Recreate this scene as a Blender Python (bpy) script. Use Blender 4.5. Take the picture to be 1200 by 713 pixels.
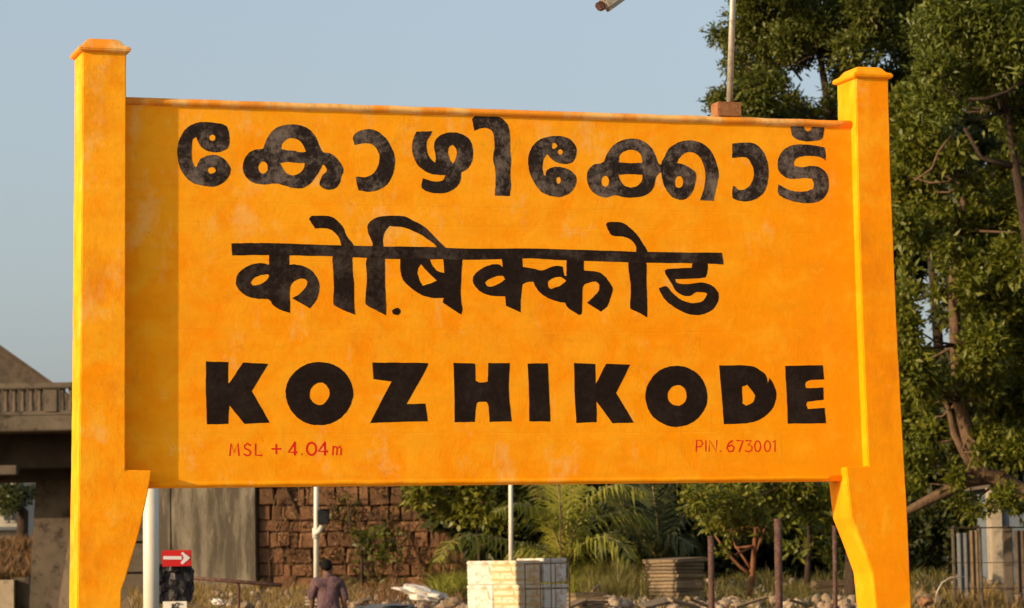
import bpy, bmesh, math, random
import numpy as np
from mathutils import Vector, Matrix, Euler
random.seed(7); rng = np.random.default_rng(7)
sc = bpy.context.scene
for o in list(bpy.data.objects): bpy.data.objects.remove(o)
COL = sc.collection
R = math.radians

# ---------------------------------------------------------------- camera, world, sun, exposure
FPX = 3400.0; W0, H0 = 1200.0, 713.0
YAW, PITCH, ROLL = R(17.9), R(4.94), R(1.09)
CAM = Vector((0, 0, 1.65))
h0 = Vector((math.sin(YAW), math.cos(YAW), 0)); r0 = Vector((math.cos(YAW), -math.sin(YAW), 0)); z0 = Vector((0, 0, 1))
FW = h0*math.cos(PITCH) + z0*math.sin(PITCH)
u0 = z0*math.cos(PITCH) - h0*math.sin(PITCH)
UP = u0*math.cos(ROLL) + r0*math.sin(ROLL)
RT = r0*math.cos(ROLL) - u0*math.sin(ROLL)
cd = bpy.data.cameras.new("camera"); cam = bpy.data.objects.new("camera", cd); COL.objects.link(cam)
m = Matrix((RT, UP, -FW)).transposed().to_4x4(); m.translation = CAM; cam.matrix_world = m
cd.sensor_width = 36; cd.lens = FPX/W0*36; cd.clip_start = .1; cd.clip_end = 9000
cd.dof.use_dof = True; cd.dof.focus_distance = 15.6; cd.dof.aperture_fstop = 7.5
sc.camera = cam
SUNV = Vector((4.0, 1.0, -1.16)).normalized()          # way the light travels
w = bpy.data.worlds.new("World"); sc.world = w; w.use_nodes = True
nt = w.node_tree; bg = nt.nodes['Background']; sky = nt.nodes.new('ShaderNodeTexSky'); sky.sky_type = 'NISHITA'
sky.sun_disc = False; sky.sun_elevation = math.asin(-SUNV.z); sky.sun_rotation = math.atan2(-SUNV.x, -SUNV.y) % (2*math.pi)
sky.air_density = 1.0; sky.dust_density = 4.6; sky.ozone_density = 1.35; sky.altitude = 0
hz = nt.nodes.new('ShaderNodeMix'); hz.data_type = 'RGBA'; hz.inputs[0].default_value = .62; hz.inputs[7].default_value = (1.22, 1.36, 1.50, 1)   # thin even dust haze over the whole sky
nt.links.new(sky.outputs[0], hz.inputs[6]); nt.links.new(hz.outputs[2], bg.inputs[0]); bg.inputs[1].default_value = .15
sl = bpy.data.lights.new("sun", 'SUN'); so = bpy.data.objects.new("sun", sl); COL.objects.link(so)
sl.energy = 2.75; sl.angle = R(.5); sl.color = (1, .73, .47)
so.rotation_euler = SUNV.to_track_quat('-Z', 'Y').to_euler(); so.location = (0, -10, 30)
sc.view_settings.view_transform = 'Standard'; sc.view_settings.look = 'None'
sc.view_settings.exposure = 1.12; sc.view_settings.gamma = 1

# ---------------------------------------------------------------- helpers
def ray(px, py): return (FW*FPX + RT*(px-W0/2) - UP*(py-H0/2))/FPX
def P(px, py, d): return CAM + ray(px, py)*d              # point at depth d
def Pz(px, z, d):                                         # point at depth d, px column, height z
    py = 600
    for _ in range(4): py += (P(px, py, d).z - z)*FPX/d
    return P(px, py, d)
def onY(px, py, Y): v = ray(px, py); return CAM + v*(Y/v.y)
def fwd(x, y): return x*h0.x + y*h0.y
def sstep(a, b, x): t = min(1, max(0, (x-a)/(b-a))); return t*t*(3-2*t)
def H(x, y):
    d = fwd(x, y)
    z = (.72*sstep(42, 49, d) + .28*sstep(49, 60, d))*sstep(-.152, -.130, (x*r0.x+y*r0.y)/max(d, 1))
    if d > 30: z += .05*math.sin(x*.9+y*.4)*math.sin(y*1.1-x*.3)*sstep(36, 46, d)
    return z
def ground(px, d): 
    p = Pz(px, 0, d); return Vector((p.x, p.y, H(p.x, p.y)))
OFF = {}
def off(p):
    v = Vector((0, 0, 0))
    while p is not None: v = v + p.location; p = p.parent
    return v
def tag(o, label=None, cat=None, group=None, kind=None):
    if label: o['label'] = label
    if cat: o['category'] = cat
    if group: o['group'] = group
    if kind: o['kind'] = kind
    return o
def thing(name, label, cat, loc=(0, 0, 0), group=None):
    o = bpy.data.objects.new(name, None); o.location = loc; o.empty_display_size = .2; COL.objects.link(o)
    return tag(o, label, cat, group)
def copy_tree(o, parent=None):
    c = o.copy(); COL.objects.link(c)
    if parent: c.parent = parent
    for ch in o.children: copy_tree(ch, c)
    return c
class MB:
    def __init__(s): s.v = []; s.f = []
    def add(s, vs, fs):
        n = len(s.v); s.v += [Vector(q) for q in vs]; s.f += [tuple(i+n for i in f) for f in fs]; return s
    def box(s, c, size, rot=None, top=1.0, ch=0):
        x, y, z = [q/2 for q in size]
        if ch:
            bm = bmesh.new(); bmesh.ops.create_cube(bm, size=1); 
            for v in bm.verts: v.co = Vector((v.co.x*2*x*(top if v.co.z > 0 else 1), v.co.y*2*y*(top if v.co.z > 0 else 1), v.co.z*2*z))
            bmesh.ops.bevel(bm, geom=bm.edges[:], offset=ch, segments=2, affect='EDGES')
            bm.verts.index_update(); vs = [v.co.copy() for v in bm.verts]; fs = [[q.index for q in f.verts] for f in bm.faces]; bm.free()
        else:
            vs = [Vector((sx*x*(top if k > 0 else 1), sy*y*(top if k > 0 else 1), k*z)) for k in (-1, 1) for sx, sy in ((-1, -1), (1, -1), (1, 1), (-1, 1))]
            fs = [(0, 3, 2, 1), (4, 5, 6, 7), (0, 1, 5, 4), (1, 2, 6, 5), (2, 3, 7, 6), (3, 0, 4, 7)]
        M = rot.to_matrix() if rot is not None else Matrix.Identity(3)
        return s.add([M @ v + Vector(c) for v in vs], fs)
    def tube(s, path, rad, n=8, cap=True):
        path = [Vector(p) for p in path]; k = len(path)
        if not hasattr(rad, '__len__'): rad = [rad]*k
        vs = []; ref = None
        for i, p in enumerate(path):
            t = (path[min(i+1, k-1)]-path[max(i-1, 0)]).normalized()
            if ref is None: ref = Vector((1, 0, 0)) if abs(t.x) < .8 else Vector((0, 1, 0))
            a = (ref - t*ref.dot(t)).normalized(); b = t.cross(a); ref = a
            vs += [p + (a*math.cos(2*math.pi*j/n) + b*math.sin(2*math.pi*j/n))*rad[i] for j in range(n)]
        fs = [(i*n+j, i*n+(j+1) % n, (i+1)*n+(j+1) % n, (i+1)*n+j) for i in range(k-1) for j in range(n)]
        if cap: fs += [tuple(reversed(range(n))), tuple(range((k-1)*n, k*n))]
        return s.add(vs, fs)
    def prism(s, pts, Y0, Y1):                             # pts (x,z) outline between two y planes
        n = len(pts); vs = [Vector((x, Y0, z)) for x, z in pts] + [Vector((x, Y1, z)) for x, z in pts]
        fs = [tuple(range(n)), tuple(reversed(range(n, 2*n)))] + [(i, i+n, (i+1) % n+n, (i+1) % n) for i in range(n)]
        return s.add(vs, fs)
    def build(s, name, mt, parent=None, smooth=False, bevel=0, local=False, subdiv=0):
        o3 = Vector((0, 0, 0)) if (local or parent is None) else off(parent)
        me = bpy.data.meshes.new(name); me.from_pydata([tuple(v-o3) for v in s.v], [], s.f)
        bm = bmesh.new(); bm.from_mesh(me)
        bmesh.ops.recalc_face_normals(bm, faces=bm.faces)
        if bevel: bmesh.ops.bevel(bm, geom=bm.edges[:], offset=bevel, segments=3, affect='EDGES', clamp_overlap=True)
        bm.to_mesh(me); bm.free()
        me.materials.append(mt)
        if smooth: me.polygons.foreach_set('use_smooth', [True]*len(me.polygons))
        o = bpy.data.objects.new(name, me); COL.objects.link(o)
        if parent is not None: o.parent = parent
        return o
def npmesh(name, V, F, mt, parent=None, smooth=False):     # V (n,3), F (m,k) numpy
    me = bpy.data.meshes.new(name); o3 = off(parent) if parent else Vector((0, 0, 0))
    V = np.asarray(V, np.float32)-np.array(o3, np.float32); k = F.shape[1]
    me.vertices.add(len(V)); me.vertices.foreach_set('co', V.ravel())
    me.loops.add(F.size); me.loops.foreach_set('vertex_index', F.ravel().astype(np.int32))
    me.polygons.add(len(F)); me.polygons.foreach_set('loop_start', np.arange(0, F.size, k, dtype=np.int32))
    me.polygons.foreach_set('loop_total', np.full(len(F), k, np.int32))
    if smooth: me.polygons.foreach_set('use_smooth', np.ones(len(F), bool))
    me.update(calc_edges=True); me.materials.append(mt)
    o = bpy.data.objects.new(name, me); COL.objects.link(o)
    if parent is not None: o.parent = parent
    return o

# ---------------------------------------------------------------- materials
def new_mat(name, rough=.8, spec=.3):
    mt = bpy.data.materials.new(name); mt.use_nodes = True; b = mt.node_tree.nodes['Principled BSDF']
    b.inputs['Roughness'].default_value = rough; b.inputs['Specular IOR Level'].default_value = spec
    return mt, mt.node_tree, b
def N(nt, typ, **kw):
    n = nt.nodes.new(typ)
    for k, v in kw.items():
        if k[0] == 'i' and k[1:].isdigit(): n.inputs[int(k[1:])].default_value = v
        else: setattr(n, k, v)
    return n
def noise(nt, co, scale, detail=4, rough=.6, stretch=None, dist=0):
    if stretch:
        mp = N(nt, 'ShaderNodeMapping'); mp.inputs['Scale'].default_value = stretch; nt.links.new(co, mp.inputs[0]); co = mp.outputs[0]
    n = N(nt, 'ShaderNodeTexNoise'); n.inputs['Scale'].default_value = scale; n.inputs['Detail'].default_value = detail
    n.inputs['Roughness'].default_value = rough; n.inputs['Distortion'].default_value = dist
    nt.links.new(co, n.inputs['Vector']); return n.outputs[0]
def ramp(nt, fac, stops):
    r = N(nt, 'ShaderNodeValToRGB'); e = r.color_ramp.elements
    while len(e) < len(stops): e.new(.5)
    for q, (p, c) in zip(e, stops):
        q.position = p; q.color = (*c, 1) if hasattr(c, '__len__') else (c, c, c, 1)
    nt.links.new(fac, r.inputs[0]); return r.outputs[0]
def mix(nt, fac, a, b, mode='MIX'):
    n = N(nt, 'ShaderNodeMix', data_type='RGBA', blend_type=mode)
    for s, v in ((n.inputs[0], fac), (n.inputs[6], a), (n.inputs[7], b)):
        if hasattr(v, 'links') or hasattr(v, 'is_linked'): nt.links.new(v, s)
        elif hasattr(v, '__len__'): s.default_value = (*v, 1)
        else: s.default_value = v
    return n.outputs[2]
def math_(nt, op, a, b=0.):
    n = N(nt, 'ShaderNodeMath', operation=op)
    for s, v in ((n.inputs[0], a), (n.inputs[1], b)):
        if hasattr(v, 'is_linked'): nt.links.new(v, s)
        else: s.default_value = v
    return n.outputs[0]
def bump(nt, b, h, strength=.4, dist=.01):
    n = N(nt, 'ShaderNodeBump'); n.inputs['Strength'].default_value = strength; n.inputs['Distance'].default_value = dist
    nt.links.new(h, n.inputs['Height']); nt.links.new(n.outputs[0], b.inputs['Normal'])
def M(name, c1, c2, scale=3, rough=.85, c3=None, bmp=.4, bd=.01, spec=.25, stretch=None, fine=40, metal=0, rand=0):
    mt, nt, b = new_mat(name, rough, spec); co = N(nt, 'ShaderNodeTexCoord').outputs['Object']
    n1 = noise(nt, co, scale, 6, .65, stretch); st = [(.32, c1), (.68, c2)]
    c = ramp(nt, n1, st)
    if c3 is not None:
        n2 = noise(nt, co, scale*2.7, 5, .7, stretch); c = mix(nt, ramp(nt, n2, [(.52, 0), (.66, 1)]), c, c3)
    if rand:
        oi = N(nt, 'ShaderNodeObjectInfo').outputs['Random']
        hs = N(nt, 'ShaderNodeHueSaturation'); nt.links.new(c, hs.inputs['Color'])
        mr = N(nt, 'ShaderNodeMapRange'); nt.links.new(oi, mr.inputs[0]); mr.inputs[3].default_value = 1-rand; mr.inputs[4].default_value = 1+rand
        nt.links.new(mr.outputs[0], hs.inputs['Value']); c = hs.outputs[0]
    nt.links.new(c, b.inputs['Base Color']); b.inputs['Metallic'].default_value = metal
    bump(nt, b, noise(nt, co, fine, 5, .7), bmp, bd)
    return mt

def sign_paint(name, joints=True, pale=.45, dark=.2):
    mt, nt, b = new_mat(name, .75, .10); co = N(nt, 'ShaderNodeTexCoord').outputs['Object']
    sx = N(nt, 'ShaderNodeSeparateXYZ'); nt.links.new(co, sx.inputs[0]); X, Y, Z = sx.outputs
    big = noise(nt, co, 1.6, 5, .6); mid = noise(nt, co, 5.5, 6, .68, dist=.4); fine = noise(nt, co, 38, 6, .75)
    c = ramp(nt, big, [(.3, (.93, .278, .0001)), (.7, (.95, .328, .0002))])
    # where the old paint shows more: left end and upper rows of the sign
    wx = N(nt, 'ShaderNodeMapRange'); nt.links.new(X, wx.inputs[0]); wx.inputs[1].default_value = BX0-.25; wx.inputs[2].default_value = BX0+1.5
    wx.inputs[3].default_value = 1.5; wx.inputs[4].default_value = .0
    wz = N(nt, 'ShaderNodeMapRange'); nt.links.new(Z, wz.inputs[0]); wz.inputs[1].default_value = 2.9; wz.inputs[2].default_value = 3.9
    wz.inputs[3].default_value = 0; wz.inputs[4].default_value = 1
    wear = math_(nt, 'MULTIPLY', math_(nt, 'ADD', math_(nt, 'MULTIPLY', wx.outputs[0], .6), math_(nt, 'MULTIPLY', wz.outputs[0], .55)), 1.0)
    pn = math_(nt, 'ADD', mid, math_(nt, 'MULTIPLY', wear, .14))
    c = mix(nt, math_(nt, 'MULTIPLY', ramp(nt, pn, [(.52, 0), (.72, 1)]), pale), c, (.94, .46, .018))
    n4 = noise(nt, co, 3.2, 6, .72, (1.3, 1, .8))
    c = mix(nt, math_(nt, 'MULTIPLY', ramp(nt, math_(nt, 'ADD', n4, math_(nt, 'MULTIPLY', wear, .10)), [(.66, 0), (.76, 1)]), .42), c, (.84, .52, .16))
    n5 = noise(nt, co, 4.3, 6, .7, (1, 1, .45))
    c = mix(nt, math_(nt, 'MULTIPLY', ramp(nt, n5, [(.52, 0), (.68, 1)]), dark), c, (.70, .19, .003))
    # dirt specks and thin scratches
    sp = ramp(nt, math_(nt, 'ADD', noise(nt, co, 55, 3, .6), math_(nt, 'MULTIPLY', wear, .035)), [(.725, 0), (.77, 1)])
    c = mix(nt, math_(nt, 'MULTIPLY', sp, .6), c, (.23, .09, .01))
    sc1 = ramp(nt, noise(nt, co, 16, 4, .75, (1, 1, .12)), [(.70, 0), (.76, 1)])
    c = mix(nt, math_(nt, 'MULTIPLY', sc1, .3), c, (.9, .62, .3))
    br = ramp(nt, noise(nt, co, 6, 5, .6, (.5, 1, 2.0)), [(.35, .93), (.65, 1.0)])
    c = mix(nt, 1.0, c, br, 'MULTIPLY')
    dr = ramp(nt, noise(nt, co, 10, 4, .65, (2.4, 1, .10)), [(.60, 0), (.72, 1)])
    c = mix(nt, math_(nt, 'MULTIPLY', math_(nt, 'MULTIPLY', dr, ramp(nt, big, [(.42, 0), (.6, 1)])), .30), c, (.52, .21, .03))
    cr = ramp(nt, math_(nt, 'ABSOLUTE', math_(nt, 'SUBTRACT', noise(nt, co, 2.6, 8, .62, dist=.5), .5)), [(0.0, 1), (.006, 0)])
    crm = ramp(nt, math_(nt, 'ADD', noise(nt, co, 1.9, 3, .5), math_(nt, 'MULTIPLY', wear, .08)), [(.56, 0), (.66, 1)])
    c = mix(nt, math_(nt, 'MULTIPLY', math_(nt, 'MULTIPLY', cr, crm), .25), c, (.30, .12, .02))
    nt.links.new(c, b.inputs['Base Color'])
    # faint casting joints (horizontal) in the plaster
    wob = math_(nt, 'MULTIPLY', math_(nt, 'SUBTRACT', noise(nt, co, 2.0, 3, .6), .5), .03)
    zz = math_(nt, 'ADD', Z, wob); h = fine
    for z_ in (JOINTS if joints else ()):
        d = math_(nt, 'ABSOLUTE', math_(nt, 'SUBTRACT', zz, z_)); l = ramp(nt, math_(nt, 'MULTIPLY', d, 100), [(.1, 1), (.5, 0)])
        h = math_(nt, 'SUBTRACT', h, math_(nt, 'MULTIPLY', l, .28))
    h = math_(nt, 'ADD', h, math_(nt, 'MULTIPLY', mid, 1.5))
    bump(nt, b, h, .30, .006)
    return mt
YB = 14.5; YF = YB-.072; DP = .25
BX0 = onY(148, 300, YB).x; BX1 = onY(1000, 300, YB).x
JOINTS = [onY(260, 238, YB).z, onY(300, 262, YB).z, onY(500, 388, YB).z, onY(600, 310, YB).z, onY(600, 508, YB).z]
m_sign = sign_paint('orange sign paint'); m_post = sign_paint('orange post paint', False, .6, .55)
# rail: same paint, rubbed through to pale plaster in lengths
def rail_mat():
    mt, nt, b = new_mat('rail paint', .65, .25); co = N(nt, 'ShaderNodeTexCoord').outputs['Object']
    c = mix(nt, ramp(nt, noise(nt, co, 4.6, 4, .6, (1, .2, .2)), [(.48, 0), (.58, 1)]), (.78, .26, .008), (.80, .44, .12))
    c = mix(nt, math_(nt, 'MULTIPLY', ramp(nt, noise(nt, co, 14, 5, .7, (1, .6, .6)), [(.5, 0), (.65, 1)]), .55), c, (.42, .19, .05))
    nt.links.new(c, b.inputs['Base Color']); bump(nt, b, noise(nt, co, 40, 5, .7), .4, .006); return mt
m_rail = rail_mat()
def black_mat(name, lo, hi, amt):
    mt, nt, b = new_mat(name, .8, .08); co = N(nt, 'ShaderNodeTexCoord').outputs['Object']
    c = ramp(nt, noise(nt, co, 40, 6, .75), [(.35, lo), (.7, hi)])
    n = math_(nt, 'ADD', math_(nt, 'MULTIPLY', noise(nt, co, 4.5, 5, .7), .62), math_(nt, 'MULTIPLY', noise(nt, co, 32, 6, .8), .38))
    c = mix(nt, math_(nt, 'MULTIPLY', ramp(nt, n, [(.475, 0), (.59, 1)]), amt), c, (.165, .13, .105))
    n2 = noise(nt, co, 60, 4, .7)
    c = mix(nt, math_(nt, 'MULTIPLY', ramp(nt, n2, [(.66, 0), (.72, 1)]), amt*.7), c, (.50, .36, .16))
    nt.links.new(c, b.inputs['Base Color']); bump(nt, b, noise(nt, co, 45, 5, .7), .3, .005); return mt
m_blk = [black_mat('black paint weathered', (.010, .007, .006), (.035, .026, .022), .95),
         black_mat('black paint middling', (.010, .006, .0045), (.024, .015, .011), .28),
         black_mat('black paint fresh', (.009, .0055, .004), (.020, .012, .008), .06)]
m_red = M('red lettering paint', (.62, .006, .003), (.70, .014, .004), 20, .6, bmp=.1)
m_conc = M('aged concrete', (.07, .055, .038), (.135, .108, .075), .9, .9, (.035, .027, .019), .6, .02)
def streaked():
    mt, nt, b = new_mat('stained wall concrete', .9, .2); co = N(nt, 'ShaderNodeTexCoord').outputs['Object']
    c = ramp(nt, noise(nt, co, .9, 6, .6), [(.3, (.155, .13, .088)), (.7, (.24, .205, .14))])
    c = mix(nt, math_(nt, 'MULTIPLY', ramp(nt, noise(nt, co, 2.0, 6, .7, (1.5, 1, .22)), [(.44, 0), (.58, 1)]), .8), c, (.052, .040, .027))
    c = mix(nt, math_(nt, 'MULTIPLY', ramp(nt, noise(nt, co, 3.3, 5, .7, (1.2, 1, .4)), [(.6, 0), (.7, 1)]), .5), c, (.27, .23, .16))
    nt.links.new(c, b.inputs['Base Color']); bump(nt, b, noise(nt, co, 12, 6, .7), .6, .02); return mt
m_stain = streaked()
m_stone = M('laterite', (.13, .062, .028), (.24, .122, .056), 3.2, .95, (.095, .055, .03), 1, .04, fine=11, rand=.35)
m_undershade = M('shade darkened concrete', (.022, .016, .011), (.05, .038, .026), 1.4, .95)  # near-black tone paints the deck's shade onto girder and cross beam
m_mortar = M('dark joint earth', (.04, .022, .012), (.085, .045, .022), 2, .95)
m_dirt = M('dirt', (.10, .062, .03), (.17, .11, .058), .8, .95, (.06, .05, .02), .8, .03, fine=9)
m_grass = None
def leaf_mat(name, c1, c2, c3, trans=.35):
    mt, nt, b = new_mat(name, .5, .35); g = N(nt, 'ShaderNodeNewGeometry').outputs['Random Per Island']
    co = N(nt, 'ShaderNodeTexCoord').outputs['Object']
    c = ramp(nt, g, [(0, c1), (.55, c2), (1, c3)])
    c = mix(nt, ramp(nt, noise(nt, co, .55, 3, .6), [(.35, 0), (.65, 1)]), c, mix(nt, .5, c, c2), 'MIX')
    nt.links.new(c, b.inputs['Base Color'])
    tr = N(nt, 'ShaderNodeBsdfTranslucent'); nt.links.new(c, tr.inputs[0]); mx = N(nt, 'ShaderNodeMixShader'); mx.inputs[0].default_value = trans
    out = nt.nodes['Material Output']; nt.links.new(b.outputs[0], mx.inputs[1]); nt.links.new(tr.outputs[0], mx.inputs[2]); nt.links.new(mx.outputs[0], out.inputs[0])
    return mt
m_leafA = leaf_mat('dark green leaves', (0.0546, 0.0734, 0.0093), (0.0943, 0.1121, 0.0134), (0.1638, 0.1552, 0.0214))
m_leafB = leaf_mat('olive leaves', (0.0701, 0.0915, 0.0097), (0.1139, 0.1373, 0.0166), (0.1825, 0.1971, 0.0311))
m_leafC = leaf_mat('mid green leaves', (0.0674, 0.0864, 0.0073), (0.1192, 0.1339, 0.0109), (0.2020, 0.1900, 0.0169))
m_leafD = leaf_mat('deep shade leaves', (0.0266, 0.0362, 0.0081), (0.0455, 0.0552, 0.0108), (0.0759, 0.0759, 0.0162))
m_leafY = leaf_mat('yellow green leaves', (0.0871, 0.1017, 0.0107), (0.1533, 0.1603, 0.0153), (0.2694, 0.2444, 0.0275))
m_palm = leaf_mat('palm leaflets', (0.1293, 0.1420, 0.0154), (0.2156, 0.2216, 0.0230), (0.3306, 0.2840, 0.0431), .4)
m_palmb = leaf_mat('bluish palm leaflets', (0.0490, 0.0638, 0.0252), (0.0765, 0.0900, 0.0344), (0.1071, 0.1087, 0.0321), .3)
m_dry = leaf_mat('dry grass', (0.1860, 0.1148, 0.0340), (0.2576, 0.1688, 0.0510), (0.1288, 0.1148, 0.0243), .3)
m_dry2 = leaf_mat('brown dry grass', (0.1516, 0.0780, 0.0281), (0.2067, 0.1105, 0.0421), (0.1171, 0.0910, 0.0257), .3)
m_tall = leaf_mat('tall green grass', (0.0842, 0.0816, 0.0138), (0.1346, 0.1156, 0.0214), (0.1963, 0.1496, 0.0367), .35)
m_bark = M('bark', (.032, .021, .013), (.062, .04, .024), 6, .95, (.02, .013, .009), .9, .03, fine=22, stretch=(2, 2, .6))
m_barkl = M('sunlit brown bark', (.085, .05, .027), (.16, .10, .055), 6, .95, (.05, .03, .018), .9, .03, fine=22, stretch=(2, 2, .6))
m_barkr = M('reddish bark', (.13, .05, .02), (.20, .085, .035), 7, .9, fine=25)
m_white = M('white enamel', (.50, .47, .38), (.58, .55, .45), 3, .4, (.55, .50, .38), .1, spec=.5)
m_pole = M('galvanised pole', (.33, .29, .22), (.42, .38, .30), 6, .45, (.24, .18, .12), .2, metal=.3)
m_block = M('brown plastered block', (.24, .10, .035), (.32, .145, .055), 14, .9, (.17, .07, .03))
m_rust = M('rusty steel', (.055, .026, .018), (.10, .048, .03), 9, .8, (.15, .105, .08), .5)
m_dark = M('dark steel', (.02, .015, .012), (.05, .03, .02), 20, .6)
m_bag = M('black plastic sheet', (.004, .004, .005), (.010, .009, .010), 6, .5, bmp=.4, bd=.03, fine=4, spec=.25)
m_redp = M('red sign enamel', (.34, .006, .006), (.40, .010, .010), 5, .45, bmp=.05)
m_wht = M('arrow white', (.46, .45, .46), (.52, .50, .52), 8, .5, bmp=.05)
m_cream = M('cream plate', (.50, .47, .38), (.62, .58, .48), 9, .6, bmp=.1)
m_foam = M('dirty white foam', (.52, .48, .40), (.64, .61, .54), 3, .8, (.40, .21, .09), .3, rand=.08)
m_foamy = M('foam with yellow tape stains', (.54, .48, .36), (.54, .43, .24), 3, .8, (.40, .19, .06), .3)
m_slab = M('weathered slab', (.13, .092, .052), (.22, .16, .095), 7, .95, (.12, .075, .04), .6, rand=.25)
m_shirt = M('mauve shirt cloth', (.085, .050, .056), (.135, .082, .084), 6, .95, (.065, .038, .045), 1, .05, spec=.1, fine=6, stretch=(1, 1, .45))
m_skin = M('brown skin', (.11, .052, .030), (.14, .07, .04), 8, .6, bmp=.1)
m_hair = M('black hair', (.004, .0035, .003), (.012, .010, .009), 60, .85, spec=.1)
m_cloth = M('grey trousers', (.06, .055, .05), (.09, .08, .075), 8, .9)
m_sheet = M('pale corrugated sheet', (.06, .068, .072), (.10, .108, .11), 2, .6, (.14, .12, .10))
m_cwall = M('cream wall', (.28, .23, .155), (.36, .30, .21), 2, .9, (.2, .17, .12))
m_bwall = M('pale blue wall', (.10, .125, .145), (.15, .175, .195), 1.5, .9)
m_glass = M('dark window glass', (.02, .02, .02), (.04, .04, .045), 2, .15, spec=.6, bmp=0)
m_house = M('whitewashed wall', (.26, .235, .18), (.36, .33, .26), 1, .9)
m_roof = M('sooty roof cement', (.06, .045, .032), (.12, .092, .066), 2.5, .95, (.06, .045, .035), .8, .03)

# ---------------------------------------------------------------- ground
def terrain():
    xs = np.concatenate([np.linspace(-2600, -70, 14), np.linspace(-60, 110, 171), np.linspace(120, 2600, 14)])
    ys = np.concatenate([np.linspace(-300, -20, 6), np.linspace(-10, 130, 181), np.linspace(140, 5000, 16)])
    V = np.array([(x, y, H(x, y)) for y in ys for x in xs]); nx = len(xs)
    F = np.array([(j*nx+i, j*nx+i+1, (j+1)*nx+i+1, (j+1)*nx+i) for j in range(len(ys)-1) for i in range(nx-1)])
    tag(npmesh('ground', V, F, m_dirt, smooth=True), 'brown earth ground rising to a rubble strewn bank', kind='structure')
terrain()

m_plat = M('platform concrete', (.34, .30, .24), (.44, .39, .31), 1.5, .9, (.26, .22, .17))
o = MB().box((6, 4, -.04), (60, 38, .10), ch=.01).build('platform', m_plat); tag(o, 'pale concrete station platform under the sign', kind='structure')
# ---------------------------------------------------------------- the station sign
sign = thing('station_sign', 'big orange concrete station name board between two square posts with black lettering', 'sign', (BX0, YB, 0))
def post(front, label=None):
    """front: photo outline (px) of the front face, traced on the front plane"""
    q = []; ex_ = random.Random(len(front)+int(front[0][0]))
    for i, a in enumerate(front):
        b = front[(i+1) % len(front)]; L_ = math.dist(a, b); n_ = max(1, int(L_/9))
        q += [(a[0]+(b[0]-a[0])*k/n_+(ex_.uniform(-.2, .2) if k else 0), a[1]+(b[1]-a[1])*k/n_+(ex_.uniform(-.2, .2) if k else 0)) for k in range(n_)]
    pts = [onY(x, y, YF) for x, y in q]; pts = [(p.x, p.z) for p in pts]
    pm = MB(); pm.prism(pts, YF, YF+DP)
    o = pm.build('post', m_post, sign, bevel=.005)
    if label: o['label'] = label
    return o, pts
def cap(parent, pl, pr, top, ch):
    a = onY(*pl, YF).x; b = onY(*pr, YF).x; z = onY(*pl, YF).z
    cx = (a+b)/2; hw = (b-a)/2; ov = .022; cy = YF+DP/2
    mb = MB(); 
    prof = [(0, -.004, 0), (ov*.7, 0, 0), (ov, .010, 0), (ov*.95, .022, 0), (ov*.5, .030, 0), (-hw*.04, .034, 0), (-hw*.26, .030+top*.85, 0), (-hw*.40, .030+top, 0), (-hw*.95, .030+top*1.05, 0)]
    vs = []
    for e, dz, _ in prof:
        ry = DP/2+e*DP/2/hw if e < 0 else DP/2+e
        vs += [(cx-hw-e, cy-ry, z+dz), (cx+hw+e, cy-ry, z+dz), (cx+hw+e, cy+ry, z+dz), (cx-hw-e, cy+ry, z+dz)]
    n = len(prof); fs = [(i*4+j, i*4+(j+1) % 4, i*4+4+(j+1) % 4, i*4+4+j) for i in range(n-1) for j in range(4)] + [(0, 3, 2, 1), (n*4-4, n*4-3, n*4-2, n*4-1)]
    mb.add(vs, fs); return mb.build('post_cap', m_rail if ch else m_post, parent, bevel=.004)
pL, _ = post([(97, 59), (96.3, 200), (94.8, 380), (93, 540), (90.5, 713), (88, 1010), (145, 1010), (141.8, 713), (142.3, 692), (147, 679), (163.5, 623), (175.3, 567), (177.8, 551.5), (147, 551), (147.2, 400), (147.6, 200), (148, 59)])
pR, _ = post([(1003, 91), (1005, 200), (1010.6, 380), (1017.8, 546.5), (991.6, 547.5), (998, 607), (1010, 637), (1022.7, 672), (1026.8, 713), (1037, 1010), (1083, 1010), (1068, 713), (1063.2, 601), (1058.6, 520), (1051, 380), (1043.6, 200), (1041, 91)])
cap(pL, (97, 60), (148, 60), .045, 1); cap(pR, (1003, 91), (1041, 91), .040, 0)
# board panel
zt0 = onY(148, 112, YB).z; zt1 = onY(1000, 141, YB).z; zb0 = onY(178, 572, YB).z; zb1 = onY(966, 564, YB).z
print('board z', zt0, zt1, zb0, zb1, 'x', BX0, BX1)
e = .03; slT = (onY(995, 140, YB).z-zt0)/(onY(995, 140, YB).x-BX0); slB = (zb1-zb0)/(onY(966, 564, YB).x-onY(178, 572, YB).x)
def zT(x): return zt0-.006+(x-BX0)*slT
def zB(x): return zb0+(x-onY(178, 572, YB).x)*slB
xa, xb = BX0-.03, onY(1014, 400, YB).x+.03
mb = MB(); nseg = 24; X = [xa+(xb-xa)*i/nseg for i in range(nseg+1)]
prof = lambda x: [(YB+.012, zB(x)), (YB, zB(x)+.010), (YB, zT(x)-.02), (YB+.12, zT(x)-.02), (YB+.12, zB(x))]
vs = [(x, y, z) for x in X for y, z in prof(x)]; k = 5
mb.add(vs, [(i*k+j, i*k+(j+1) % k, (i+1)*k+(j+1) % k, (i+1)*k+j) for i in range(nseg) for j in range(k)] + [tuple(range(k)), tuple(range(nseg*k, nseg*k+k))])
mb.build('board', m_sign, sign)
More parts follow.
